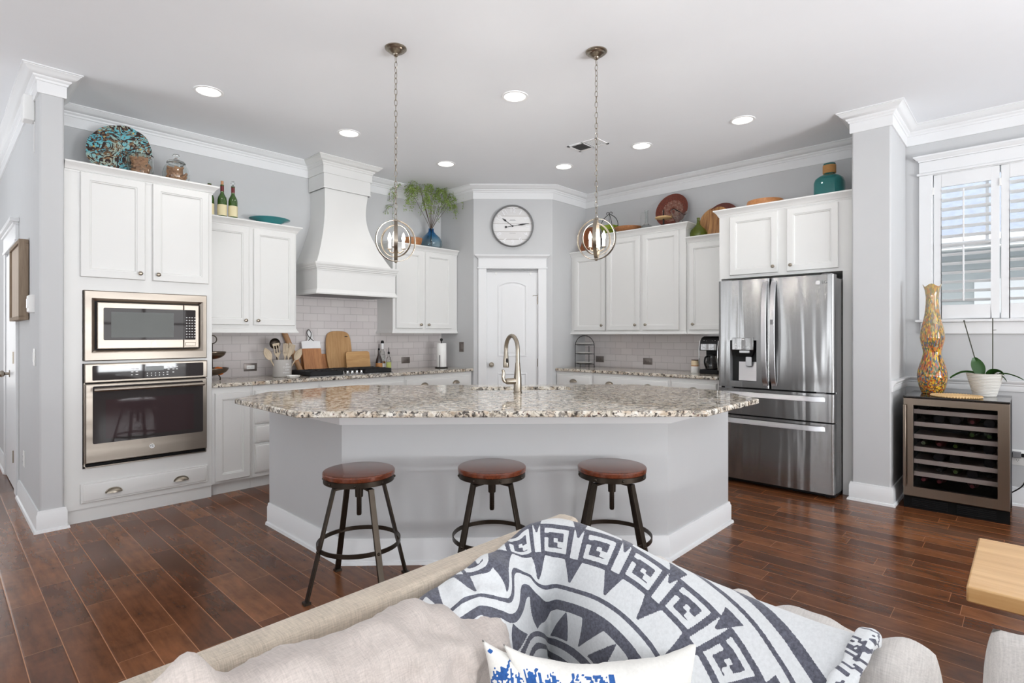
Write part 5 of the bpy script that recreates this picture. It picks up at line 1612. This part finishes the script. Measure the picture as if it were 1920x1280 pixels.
# right wall tops
ZL = 2.3185; ZM = 2.4825
leaning_disc('wooden_plate', 'large round wooden plate leaning behind the right pendant', 'plate', 5.60, 4.00, ZL+.012, .168, .014, -90, 16, M['platewood'], 0, .022)
t = root('bowl_stand', 'black wire stand holding a lime green fluted glass bowl', 'bowl stand', (5.545,3.640,ZM), -90)
b = MB()
for s in (-1, 1): b.tube(catmull([(s*.045,0,.0),(s*.06,0,.03),(s*.105,0,.07),(s*.118,0,.14),(s*.085,0,.21),(s*.012,0,.262)],6), .0042, 6)
b.tube([(0,.06,.03),(0,.07,.12),(0,.02,.24),(0,0,.268)], .004, 6)
b.tube([(0,-.004,.12),(0,-.004,.268)], .003, 6)
for s in (-1, 1): b.tube([(s*(.022-.018*math.cos(R(a))), 0, .272+.016*math.sin(R(a))) for a in range(-20,240,20)], .0035, 6)
b.tube([(.085*math.cos(R(a)),.085*math.sin(R(a)),.062) for a in range(0,360,15)], .0035, 6, closed=True)
part('wire_stand', b, M['iron'], t)
b = MB(); lp = []
for r, z in ((.0,.012),(.03,.012),(.06,.035),(.09,.07),(.112,.118),(.106,.118),(.086,.074),(.056,.04),(.0,.018)):
    lp.append([((r*(1+.045*math.cos(12*2*PI*j/72)))*math.cos(2*PI*j/72), (r*(1+.045*math.cos(12*2*PI*j/72)))*math.sin(2*PI*j/72), z) for j in range(72)])
b.loft(lp, True)
single('glass_bowl', b, plain('lime_glass',(172,196,70),.05,0,.15,spec=.6,trans=.5), 'lime green fluted bowl hanging in the wire stand', 'bowl', (5.545,3.640,ZM))
b = MB().lathe([(0,.0),(.075,.0),(.13,.030),(.158,.064),(.160,.070),(.155,.070),(.125,.036),(.07,.008),(0,.008)], n=48)
single('wooden_bowl', b, M['bowlwood'], 'low wide wooden bowl between the wire stand and glass pitcher', 'bowl', (5.55,3.385,ZM))
t = root('glass_pitcher', 'clear glass pitcher with tall neck and thin handle', 'pitcher', (5.55,3.150,ZM), -90)
part('pitcher_body', MB().lathe([(0,.002),(.06,.002),(.072,.012),(.074,.03),(.060,.055),(.030,.075),(.020,.10),(.019,.22),(.023,.235),(.020,.235),(.016,.22),(.017,.10),(.028,.078),(.058,.053),(.069,.03),(.06,.008),(0,.006)], n=32), M['clear'], t)
part('handle', MB().tube(catmull([(-.018,0,.21),(-.05,0,.215),(-.068,0,.19),(-.070,0,.10),(-.062,0,.05)],6), .0045, 8), M['clear'], t)
# cane tray with a punched pattern of dots
def cane_mat():
    tt = NT('woven_cane_dots')
    tc = tt.n('TexCoord'); sp = tt.n('SeparateXYZ'); tt.l(tc.outputs['Object'], sp.inputs[0])
    s = 62.0
    fx = tt.math('SUBTRACT', tt.math('FRACT', tt.math('MULTIPLY', sp.outputs[0], s)), .5)
    fz = tt.math('SUBTRACT', tt.math('FRACT', tt.math('MULTIPLY', sp.outputs[2], s)), .5)
    d = tt.math('ADD', tt.math('MULTIPLY', fx, fx), tt.math('MULTIPLY', fz, fz))
    dot = tt.math('LESS_THAN', d, .06)
    cx_ = tt.math('ABSOLUTE', sp.outputs[0]); cz_ = tt.math('ABSOLUTE', tt.math('SUBTRACT', sp.outputs[2], .19))
    dist = tt.math('SQRT', tt.math('ADD', tt.math('MULTIPLY', cx_, cx_), tt.math('MULTIPLY', cz_, cz_)))
    band = tt.math('MULTIPLY', tt.math('GREATER_THAN', tt.math('ADD', cx_, cz_), .055), tt.math('LESS_THAN', dist, .125))
    n = tt.noise(tt.coord('Object', (60, 60, 60)), 2, 3)
    col = tt.ramp(n, [(.35, lin(80,32,20)), (.65, lin(128,58,38))])
    tt.l(tt.mix(tt.math('MULTIPLY', dot, band), col, lin(206,186,168)), tt.b.inputs['Base Color'])
    tt.bump(n, .4, .003); tt.set(rough=.45); return tt.m
t = leaning_disc('woven_tray', 'round red brown woven cane tray leaning on the right wall', 'tray', 5.585, 2.872, ZM+.014, .190, .010, -90, 14, cane_mat(), 0, .030)
# wooden disc candle stand
t = root('candle_stand', 'wooden disc candle stand in front of the woven tray', 'candle stand', (5.465,2.893,ZM), -90)
part('foot', MB().lathe([(0,0),(.05,0),(.05,.008),(.012,.016),(.009,.05),(.009,.088),(0,.088)], n=24), M['iron'], t)
part('wooden_disc', MB().lathe([(0,.088),(.07,.088),(.088,.094),(.090,.104),(.084,.108),(0,.104)], n=36), M['straw'], t)
part('spike', MB().lathe([(.030,.105),(.028,.112),(.008,.116),(.006,.17),(.010,.172),(.0,.20)], n=14), M['iron'], t)
# folded glass vase
b = MB()
def fold(u, v):
    a = 2*PI*u; r = .035 + .075*v + .018*v*math.cos(3*a+1) + .010*v*math.cos(5*a)
    return (r*math.cos(a), r*math.sin(a)*.7, .004+.115*v+.035*v*v*math.cos(2*a+.6))
b.grid(fold, 48, 10)
o = single('glass_vase', b, M['clear'], 'clear folded handkerchief vase beside the candle stand', 'vase', (5.44,2.700,ZM))
m_ = o.modifiers.new('thickness', 'SOLIDIFY'); m_.thickness = .004
# lower right cabinet
ZR = 2.3255
b = MB().lathe([(0,.0),(.062,.0),(.085,.018),(.092,.045),(.078,.085),(.045,.115),(.022,.14),(.015,.165),(.014,.205),(.018,.215),(.014,.216),(.010,.205),(.011,.165),(.018,.138),(.041,.112),(.073,.083),(.087,.045),(.08,.021),(.058,.005),(0,.005)], n=36)
single('glass_bottle', b, plain('green_bottle_glass',(150,168,40),.03,0,.12,spec=.7,trans=.75), 'lime green squat glass bottle at the end of the tall cabinet', 'bottle', (5.545,2.535,ZR))
leaning_disc('wooden_board', 'large round swirled olive wood board beside the refrigerator cabinet', 'board', 5.585, 2.395, ZR+.012, .166, .020, -90, 16, M['olive'], 0, .004)
leaning_disc('dark_tray', 'dark brown round tray mostly hidden behind the olive wood board', 'tray', 5.625, 2.325, ZR+.012, .176, .010, -90, 10, M['basket'], 0, .012)
ZF = 2.4855
b = MB().lathe([(0,0),(.14,0),(.158,.03),(.164,.075),(.158,.098),(.146,.100),(.146,.080),(.14,.03),(0,.012)], n=48)
single('wooden_bowl', b, wood('burl_wood',(176,112,62),(214,152,98),.8,'X',.4), 'round wooden bowl on top of the refrigerator cabinet', 'bowl', (5.46,1.832,ZF))
t = root('glass_jug', 'large teal glass bottle with jute wrapped neck', 'bottle', (5.45,1.285,ZF), 0)
b = MB(); lp = []
for r, z in ((.0,.004),(.095,.004),(.112,.018),(.118,.06),(.118,.165),(.108,.198),(.075,.225),(.046,.238),(.040,.25),(.040,.335),(.036,.335),(.036,.25),(.07,.22),(.103,.193),(.112,.165),(.112,.06),(.106,.024),(.09,.012),(.0,.012)):
    lp.append([(r*math.copysign(abs(math.cos(2*PI*j/48))**.72, math.cos(2*PI*j/48)), r*math.copysign(abs(math.sin(2*PI*j/48))**.72, math.sin(2*PI*j/48)), z) for j in range(48)])
b.loft(lp, True)
part('bottle_body', b, plain('teal_jug_glass',(64,172,170),.03,0,.16,6,spec=.7,trans=.7), t)
b = MB().lathe([(.047,.250),(.049,.254),(.049,.318),(.047,.322)], n=32)
for k in range(9): b.tube([(.049*math.cos(R(a)),.049*math.sin(R(a)),.255+k*.0078) for a in range(0,360,20)], .0042, 5, closed=True)
part('jute_wrap', b, M['rope'], t)
part('lip', MB().tube([(.042*math.cos(R(a)),.042*math.sin(R(a)),.332) for a in range(0,360,15)], .006, 8, closed=True), plain('teal_lip',(60,110,110),.1), t)

# ================================================================== on the wine cooler
ZC = WH + .0008
def swirl_mat():
    t = NT('speckled_art_glass')
    v = t.coord('Object', (1, 1, .33)); w = t.coord('Object', (1,1,1))
    g = t.n('TexCoord'); sp = t.n('SeparateXYZ'); t.l(g.outputs['Object'], sp.inputs[0])
    mixv = t.n('Mix', data_type='VECTOR'); f = t.ramp(t.math('DIVIDE', sp.outputs[2], .85), [(.1,(0,0,0)),(.45,(1,1,1))])
    t.l(f, mixv.inputs[0]); t.l(w, mixv.inputs[4]); t.l(v, mixv.inputs[5])
    vo = t.n('TexVoronoi'); t.l(mixv.outputs[1], vo.inputs['Vector']); vo.inputs['Scale'].default_value = 125; vo.inputs['Randomness'].default_value = 1
    s2 = t.n('SeparateColor'); t.l(vo.outputs['Color'], s2.inputs[0])
    col = t.ramp(s2.outputs[0], [(0, lin(190,104,40)), (.13, lin(206,168,48)), (.30, lin(78,92,50)), (.47, lin(166,76,36)), (.58, lin(66,84,112)), (.68, lin(150,138,100)), (.82, lin(178,126,58)), (.91, lin(84,46,34))], 'CONSTANT')
    hi = t.ramp(t.math('DIVIDE', sp.outputs[2], .85), [(.35, (0,0,0)), (.95, (1,1,1))])
    col = t.mix(t.math('MULTIPLY', hi, .5), col, lin(206,186,140))
    t.l(col, t.b.inputs['Base Color']); t.set(rough=.08, spec=.6, coat=.5); return t.m
VP2 = [(0,.0),(.062,.0),(.073,.016),(.090,.07),(.098,.125),(.096,.165),(.082,.225),(.064,.290),(.060,.325),(.068,.370),(.079,.425),(.080,.455),(.072,.515),(.056,.585),(.047,.65),(.042,.72),(.043,.77),(.050,.815),(.062,.85),(.058,.85),(.046,.81),(.039,.77),(.038,.72),(.043,.65),(.05,.585),(0,.5)]
b = MB(); lp = []
cur = catmull([(r, z, 0) for r, z in VP2[:19]], 3)
for q in list(cur) + [Vector((r, z, 0)) for r, z in VP2[19:]]:
    lp.append([(q.x*math.cos(2*PI*j/40), q.x*math.sin(2*PI*j/40), q.y + (max(0, q.y-.8)*.22*math.cos(4*2*PI*j/40) if q.y > .8 else 0)) for j in range(40)])
b.loft(lp, True)
single('floor_vase', b, swirl_mat(), 'tall curvy multicoloured speckled glass vase on the wine cooler', 'vase', (5.415,.556,ZC))
t = root('plant_pot', 'white ribbed ceramic pot holding the orchid', 'pot', (5.43,.243,ZC), 0)
pr = [(0,0),(.066,0)]
for i in range(30): pr.append((.068+.042*(i/29)+.0012*(1 if i % 2 else -1), .004+.165*i/29))
pr += [(.112,.172),(.106,.172),(.100,.15),(0,.15)]
part('pot_body', MB().lathe(pr, n=48), plain('ribbed_white_ceramic',(214,212,206),.6), t)
part('soil', MB().lathe([(.102,.152),(.05,.158),(0,.158)], n=24), plain('bark_soil',(60,44,34),.9,var=.3,scale=60), t)
oc = root('orchid_plant', 'orchid with dark green leaves and two bare flower stakes', 'plant', (5.43,.243,ZC+.155), -90)
def leaf(pts, w, fold_=.25):
    pts = catmull(pts, 6); b = MB(); n = len(pts); lp = []
    for i, p in enumerate(pts):
        q = i/(n-1); ww = w*max(.03, math.sin(PI*min(1, q*.86+.14))**.75) if q < 1 else .001
        d = (pts[min(i+1,n-1)]-pts[max(i-1,0)]).normalized(); s_ = d.cross(Vector((0,.4,1))).normalized(); u_ = s_.cross(d).normalized()
        lp.append([tuple(p-s_*ww+u_*ww*fold_), tuple(p), tuple(p+s_*ww+u_*ww*fold_), tuple(p+Vector((0,0,-.003)))])
    b.loft(lp, True, True, True); return b
part('leaf', leaf([(-.03,0,.0),(-.075,-.01,.020),(-.13,-.02,.018),(-.185,-.03,-.015),(-.20,-.03,-.03)], .022), M['leaf'], oc)
b = MB(); lp = []
for i in range(13):
    q = i/12; c = Vector((-.015-.045*q, -.02, .0+.135*q)); w = .040*max(.05, math.sin(PI*(q*.88+.08))**.7)
    d = Vector((.94,0,.34)); lp.append([tuple(c-d*w+Vector((0,-.006,0))), tuple(c+Vector((0,.004,0))), tuple(c+d*w+Vector((0,-.006,0))), tuple(c+Vector((0,.008,0)))])
b.loft(lp, True, True, True)
part('leaf', b, M['leaf'], oc)
part('leaf', leaf([(.02,-.01,.0),(.05,-.03,.030),(.085,-.05,.035),(.11,-.06,.01)], .036), M['leaf'], oc)
part('leaf', leaf([(.08,0,.02),(.13,-.01,.018),(.18,-.02,.0),(.215,-.02,-.02)], .012), M['leaf'], oc)
part('leaf', leaf([(.07,-.03,.015),(.10,-.04,.0),(.125,-.05,-.035)], .013), M['leaf'], oc)
part('flower_stake', MB().tube([(-.03,0,.0),(-.055,0,.12),(-.12,.0,.41)], .0035, 6).ball((-.12,0,.412),.006,8,6), M['stem'], oc)
part('flower_stake', MB().tube([(.045,.0,.0),(.045,0,.43)], .0032, 6).tube([(.045,0,.34),(.065,0,.342)], .002, 5), M['stem'], oc)
t = root('woven_trivet', 'round beaded straw trivet at the front of the wine cooler top', 'trivet', (5.225,.395,ZC), 0)
b = MB()
for k in range(11):
    r = .012+.0125*k
    b.tube([(r*math.cos(R(a)), r*math.sin(R(a)), .006) for a in range(0,360,12)], .0062, 6, closed=True)
part('coiled_cord', b, M['straw'], t)
b = MB()
for k in range(54): b.ball((.148*math.cos(2*PI*k/54), .148*math.sin(2*PI*k/54), .0075), .0075, 6, 4)
part('beaded_edge', b, M['straw'], t)
# ================================================================== corner sofa in the foreground
sf = root('corner_sofa', 'beige linen corner sofa with a low thin back in the foreground', 'sofa', (.6, .6, 0), 0)
def so(x, y): return (x-.6, y-.6)
def padded(x0, x1, y0, y1, z0, z1, r=.03, n=5):
    """soft edged upholstered block"""
    b = MB(); lp = []
    def ring(i, z): return [(p[0]-.6, p[1]-.6, z) for p in rrect(x0+i, x1-i, y0+i, y1-i, max(.004, r-i*.5), 5)]
    for k in range(n+1):
        a = PI/2*k/n; lp.append(ring(r*.8*(1-math.sin(a)), z0+r*(1-math.cos(a))))
    for k in range(n+1):
        a = PI/2*k/n; lp.append(ring(r*.8*(1-math.cos(a)), z1-r+r*math.sin(a)))
    return b.loft(lp, True, True, True)
part('back_frame', padded(.175, 1.325, .968, 1.045, .10, .768, .02), M['sofacloth'], sf)
part('back_frame', padded(1.250, 1.325, -1.15, .975, .10, .62, .02), M['sofacloth'], sf)
part('seat_base', padded(.175, 1.25, .30, .968, .10, .30, .02), M['sofacloth'], sf)
part('seat_base', padded(.45, 1.25, -1.15, .30, .10, .30, .02), M['sofacloth'], sf)
part('seat_cushion', padded(.18, 1.02, .28, .70, .30, .43, .04), M['linen'], sf)
part('seat_cushion', padded(.45, 1.02, -1.12, .27, .30, .43, .04), M['linen'], sf)
for x, y in ((.22,1.0),(1.28,1.0),(1.28,-1.1),(.5,-1.1),(.22,.34)):
    b = MB().lathe([(.028,.10),(.018,0)], (x-.6,y-.6,0), 14, True, True)
    part('foot', b, M['seat'], sf)

def cushion_mesh(w, h, t, seed, pull=.06, wr=.012, nu=60, nv=40, ear=0.0, sag=0.0, pat=None, slump=None, lump=0.0, knob=0.0, rnd_=0.0):
    """stuffed cushion: x width, z height, y thickness; returns mesh builder and pattern values"""
    mb = MB(); vals = []
    for side in (-1, 1):
        def fn(a, c):
            u, v = a*2-1, c*2-1
            x = u*w/2*(1-pull*(1-v*v)**1.2*abs(u)); z = v*h/2*(1-pull*(1-u*u)**1.2*abs(v))
            e = (max(0, 1-abs(u)**3.2)*max(0, 1-abs(v)**3.2))**.55
            y = side*t/2*e
            if rnd_: x *= math.sqrt(1-rnd_*v**4); z *= math.sqrt(1-rnd_*u**4)
            if lump: z += lump*noise.noise(Vector((u*3.1+seed*5, .3, v)))*max(0, v)**2 + lump*.6*noise.noise(Vector((u*7.3+seed*2, 1.3, v)))*max(0, v)**2
            if knob:
                kd = math.exp(-((u+.82)/.085)**2)*max(0, v)**6; z += knob*kd; y += side*.02*kd*e
            cor = (abs(u)*abs(v))**6
            x += math.copysign(ear*cor, u); z += math.copysign(ear*cor, v)
            z -= sag*(1-u*u)*(v+1)/2
            if e > 0:
                p = Vector((u*1.7+seed*3.1, v*1.3, side*.7))
                f1 = noise.fractal(p*1.5, .9, 2.1, 4)
                f2 = 1-abs(noise.noise(Vector((u*2.6+seed, v*2.1-seed, 4.2))))*2
                y += side*wr*(f1*1.3 + .6*f2)*e**.6
                z += wr*.9*f1*(1-abs(u)**4)*max(0, v)
            q = Vector((x, y, z))
            if slump: q = slump(q, u, v)
            if pat: vals.append(pat(u, v, side))
            return q
        mb.grid(fn, nu, nv)
    return mb, vals
def cushion(name, label, cat, loc, rz, tilt, mat, group=None, yaw2=0, **kw):
    mb, vals = cushion_mesh(**kw)
    me = bpy.data.meshes.new(name); me.from_pydata(mb.v, [], mb.f); me.materials.append(mat)
    if vals:
        at = me.attributes.new('pattern', 'FLOAT', 'POINT'); at.data.foreach_set('value', vals)
    bm = bmesh.new(); bm.from_mesh(me); bmesh.ops.remove_doubles(bm, verts=bm.verts, dist=2e-4)
    bmesh.ops.recalc_face_normals(bm, faces=bm.faces); bm.to_mesh(me); bm.free()
    me.polygons.foreach_set('use_smooth', [True]*len(me.polygons)); me.update()
    o = bpy.data.objects.new(name, me); COL.objects.link(o)
    o.location = loc; o.rotation_euler = (R(-tilt), R(yaw2), R(rz))
    return props(o, label, cat, group)
GC = 'loose back cushions of the sofa'
def slumpL(q, u, v):
    # sinks towards the corner, puffs out at the front
    e = max(0, min(1, (u-.05)/.8)); e = e*e*(3-2*e)
    q.z -= .085*e*(v+1)/2; q.y += .035*e - .03*max(0, 1-abs(v-.1))*max(0, 1-u*u); return q
cushion('back_cushion', 'rumpled beige linen back cushion in front of the sofa frame, left of the blanket', 'cushion', (.575,.845,.600), 0, 9, M['linen'], GC,
        w=.76, h=.40, t=.20, seed=1, pull=.05, wr=.026, ear=.030, lump=.020, knob=.055, nu=90, nv=60, slump=slumpL)
cushion('back_cushion', 'beige linen back cushion under the blanket, its bare end showing at the right', 'cushion', (1.115,.475,.600), -90, 8, M['linen2'], GC,
        w=.76, h=.38, t=.17, seed=2, pull=.01, wr=.026, ear=.0, lump=.030, rnd_=.09, nu=80, nv=50)
cushion('back_cushion', 'pale linen back cushion in the bottom right corner of the photo', 'cushion', (1.075,-.315,.668), -90, 8, M['linen2'], GC,
        w=.74, h=.42, t=.20, seed=3, pull=.01, wr=.024, ear=.0, lump=.030, rnd_=.08, nu=80, nv=50)

# throw blanket draped over the corner cushions
CTRL = {
 'back': [(.575,.957,.70),(.70,.962,.715),(.84,.964,.73),(1.0,.975,.742),(1.12,.975,.74),(1.19,.92,.74),(1.22,.74,.735),(1.22,.60,.725),(1.22,.45,.715),(1.21,.30,.715),(1.20,.20,.72)],
 'ridge':[(.590,.915,.752),(.70,.930,.764),(.84,.940,.775),(.97,.945,.792),(1.05,.930,.820),(1.10,.870,.841),(1.11,.74,.837),(1.115,.60,.812),(1.115,.45,.792),(1.105,.30,.787),(1.09,.205,.796)],
 'm1':   [(.665,.845,.735),(.765,.860,.745),(.87,.872,.748),(.955,.872,.752),(1.015,.835,.765),(1.035,.785,.785),(1.03,.68,.787),(1.028,.56,.768),(1.03,.43,.752),(1.03,.305,.747),(1.035,.222,.757)],
 'm2':   [(.775,.790,.675),(.825,.800,.680),(.895,.810,.682),(.955,.822,.680),(1.005,.822,.675),(.995,.760,.690),(.965,.655,.690),(.960,.545,.680),(.965,.425,.675),(.975,.318,.680),(.995,.250,.700)],
 'bot':  [(.865,.755,.575),(.895,.762,.570),(.935,.778,.565),(.970,.800,.560),(1.000,.825,.545),(.975,.760,.545),(.940,.650,.545),(.930,.545,.545),(.935,.435,.545),(.950,.345,.560),(.975,.290,.590)],
}
ROWS = ['back','ridge','m1','m2','bot']
NS_, NQ_ = 400, 230
def spline(pts, t):
    n = len(pts)-1; t = min(max(t, 0), n-1e-6); i = int(t); f = t-i
    g = lambda k: Vector(pts[min(max(k,0),n)])
    p0,p1,p2,p3 = g(i-1),g(i),g(i+1),g(i+2)
    return .5*((2*p1)+(p2-p0)*f+(2*p0-5*p1+4*p2-p3)*f*f+(3*p1-p0-3*p2+p3)*f**3)
def bpoint(s, q):
    cols = [spline(CTRL[r], s) for r in ROWS]
    return spline(cols, q)
# the weave lies flat across the two cushions: coordinates along the cloth's own width and rise
CR_, CU_ = Vector((.6866,-.727,0)), Vector((.325,.307,.894))
def pat_xy(p): return p.dot(CR_)-.0585, p.dot(CU_)-.973
def greek(u, v):
    """square spiral in [-1,1]^2: 1 where dark"""
    m = max(abs(u), abs(v))
    if m > .72: return 1
    if m > .46: return 1 if u < -.3 and .12 < v < .40 else 0
    if abs(u) < .13 and abs(v) < .13: return 0
    if u > .13 and -.40 < v < -.05: return 0
    return 1
def pattern(x, y):
    """medallion of rings, wedges, triangles and square spirals; x, y in metres from its centre"""
    r = math.hypot(x, y); th = math.atan2(x, y)
    ring = lambda a, b: a < r < b
    if r < .040: return 1 if int(math.floor(th/.5)) % 2 else 0
    if r < .128: return 1 if ring(.066,.074) or ring(.098,.112) else 0
    if ring(.128,.143): return 1
    if ring(.148,.206):
        k = (r-.148)/.058; st = R(31); f = (th/st+.15) % 1.0
        return 1 if abs(f-.24) < .21*k or abs(f-.74) < .23*(1-k) else 0
    if ring(.206,.226) or ring(.248,.257): return 1
    ns = R(15.7)
    f = ((th-R(24))/ns) % 1.0                 # 0 at the middle of a spiral, .5 at a triangle
    g = f-1 if f > .5 else f
    u = g*ns*.352/.0385; v = (r-.352)/.0385
    if abs(u) < 1 and abs(v) < 1: return greek(u, v)
    if ring(.266,.318): return 1 if abs(f-.5) < .03+.21*((r-.266)/.052) else 0
    if ring(.366,.410): return 1 if abs(f-.5) < .02+.15*((r-.366)/.044) else 0
    if ring(.3035,.309): return 1 if abs(g) < .25 else 0
    if ring(.424,.432) or ring(.454,.474): return 1
    if ring(.490,.548): return 1 if abs(f-.5) < .04+.30*((r-.490)/.058) else 0
    if ring(.562,.570) or ring(.592,.612): return 1
    if ring(.635,.70): return 1 if abs(f-.5) < .28 else 0
    return 0
bl = MB(); vals = []
BN = noise
def bfn(a, c):
    s, q = a*10, c*4
    p = bpoint(s, q)
    # rumples: strong over the left part, soft over the right part
    left = max(0, min(1, (4.4-s)/1.2))
    px, py = pat_xy(p)
    amp = .003 + .016*left
    w1 = BN.fractal(Vector((px*7+py*5, py*9-px*3, 1.7)), .9, 2.1, 3)
    fold = math.sin((px*34+py*26)+3*BN.noise(Vector((px*5, py*5, 3)))) * left * (1 if q > .6 else .3)
    up = Vector((-.35,-.35,.85)).normalized()
    rk = 1-abs(2*BN.noise(Vector((px*13+4, py*6-px*5, 6.1))))
    p = p + up*(amp*w1 + .007*fold + .010*left*(rk-.5)*max(0, math.sin(PI*min(1, c*1.3))))
    if 4.0 < s < 10: p += Vector((-.8,-.5,.3))*.006*math.sin(PI*(s-4)/6)*max(0, math.sin(PI*min(1,max(0,(q-1)/3))))
    d = Vector((BN.noise(Vector((px*8,py*8,9))), BN.noise(Vector((px*8,py*8,19))), 0))*(.006+.026*left)
    X_, Y_ = px+d.x*.7, py+d.y*.7+left*.026*fold; h_ = .0011
    vals.append(sum(pattern(X_+a_*h_, Y_+b_*h_) for a_, b_ in ((0,0),(1,.4),(-.4,1),(-1,-.4),(.4,-1)))/5)
    return p
bl.grid(bfn, NS_, NQ_)
me = bpy.data.meshes.new('throw_blanket'); me.from_pydata(bl.v, [], bl.f); me.materials.append(M['blanket'])
at = me.attributes.new('pattern', 'FLOAT', 'POINT'); at.data.foreach_set('value', [float(v) for v in vals])
me.polygons.foreach_set('use_smooth', [True]*len(me.polygons)); me.update()
tb = bpy.data.objects.new('throw_blanket', me); COL.objects.link(tb)
props(tb, 'white and charcoal patterned throw blanket draped over the sofa corner', 'blanket')
md_ = tb.modifiers.new('thickness', 'SOLIDIFY'); md_.thickness = .005; md_.offset = 1
# rolled hem at the right end of the blanket
hm = MB(); hv_ = []; loops_ = []
for k in range(61):
    q = .85 + 3.1*k/60; p = bpoint(9.97, q) + Vector((-.004,-.012,.006))
    t_ = (bpoint(9.97, q+.02)-bpoint(9.97, q-.02)).normalized()
    n1 = Vector((-.5,-.3,.8)); n1 = (n1-t_*n1.dot(t_)).normalized(); n2 = t_.cross(n1)
    rr_ = .011+.003*BN.noise(Vector((q*2.3, 4, 0)))
    lp = []
    for j in range(24):
        a = 2*PI*j/24; w_ = 1+.14*math.sin(3*a+q*2)
        lp.append(tuple(p+n1*rr_*w_*math.cos(a)+n2*rr_*1.5*w_*math.sin(a)))
        hv_.append(pattern(.02+.10*a/(2*PI)*2+.03*BN.noise(Vector((q, a, 2))), .05+.19*q))
    loops_.append(lp)
hm.loft(loops_, True, True, True)
me = bpy.data.meshes.new('rolled_hem'); me.from_pydata(hm.v, [], hm.f); me.materials.append(M['blanket'])
at = me.attributes.new('pattern', 'FLOAT', 'POINT'); at.data.foreach_set('value', [float(v) for v in hv_])
me.polygons.foreach_set('use_smooth', [True]*len(me.polygons)); me.update()
ho = bpy.data.objects.new('rolled_hem', me); COL.objects.link(ho); ho.parent = tb
# fringe along both ends
b = MB(); rn = random.Random(7)
for (s, dirv) in ((0.0, Vector((-.8,-.1,-.35))),):
    for i in range(46):
        p = bpoint(s, .6+3.3*i/46)
        d = (dirv + Vector((rn.uniform(-.4,.4), rn.uniform(-.4,.4), rn.uniform(-.4,.1)))).normalized()
        b.tube([p, p+d*.012, p+d*.022+Vector((0,0,-.006))], [.0022,.002,.001], 5)
part('fringe', b, M['linen2'], tb, kind='stuff')

# printed throw pillows
def toile(u, v, x0, x1, z0, z1):
    if not (x0 < u < x1 and z0 < v < z1): return 0.0
    q = Vector((u*3.2, v*3.2, 2.3)); n = noise.fractal(q, .8, 2.2, 4); n2 = noise.noise(q*4.5)
    lines = math.sin(34*v+16*n) > -.25
    return 1.0 if (n+.3*n2 > -.22 and lines) or (u > x1-.07 or u < x0+.04 and v < z1-.05) and math.sin(60*u) > -.2 else 0.0
GP = 'blue printed throw pillows'
cushion('throw_pillow', 'cream throw pillow with blue print along its left edge, behind the other one', 'pillow', (.795,.620,.540), -42.8, 10, M['pillow'], GP, yaw2=7,
        w=.31, h=.33, t=.10, seed=5, pull=.10, wr=.004, ear=.018, nu=110, nv=110, pat=lambda u, v, s: toile(u, v, -1.0, -.50, -1, .97) if s < 0 else 0.0)
cushion('throw_pillow', 'cream throw pillow with a blue printed block, in front of the blanket', 'pillow', (.842,.552,.548), -42.8, 12, M['pillow'], GP,
        w=.34, h=.34, t=.11, seed=8, pull=.11, wr=.004, ear=.022, nu=130, nv=130, pat=lambda u, v, s: toile(u, v, -.90, .05, -1, .93) if s < 0 else 0.0)

# coffee table at the right edge
t = root('coffee_table', 'golden wooden table with thick top at the right edge of the photo', 'table', (2.745,-.45,0), 0)
part('table_top', MB().box(-.311,.309,-.65,.607,.395,.450), M['table'], t, bevel=.006)
for x in (-.2,.2):
    for y in (-.52,.36): part('leg', MB().box(x-.03,x+.03,y-.03,y+.03,0,.395), M['table'], t, bevel=.004)
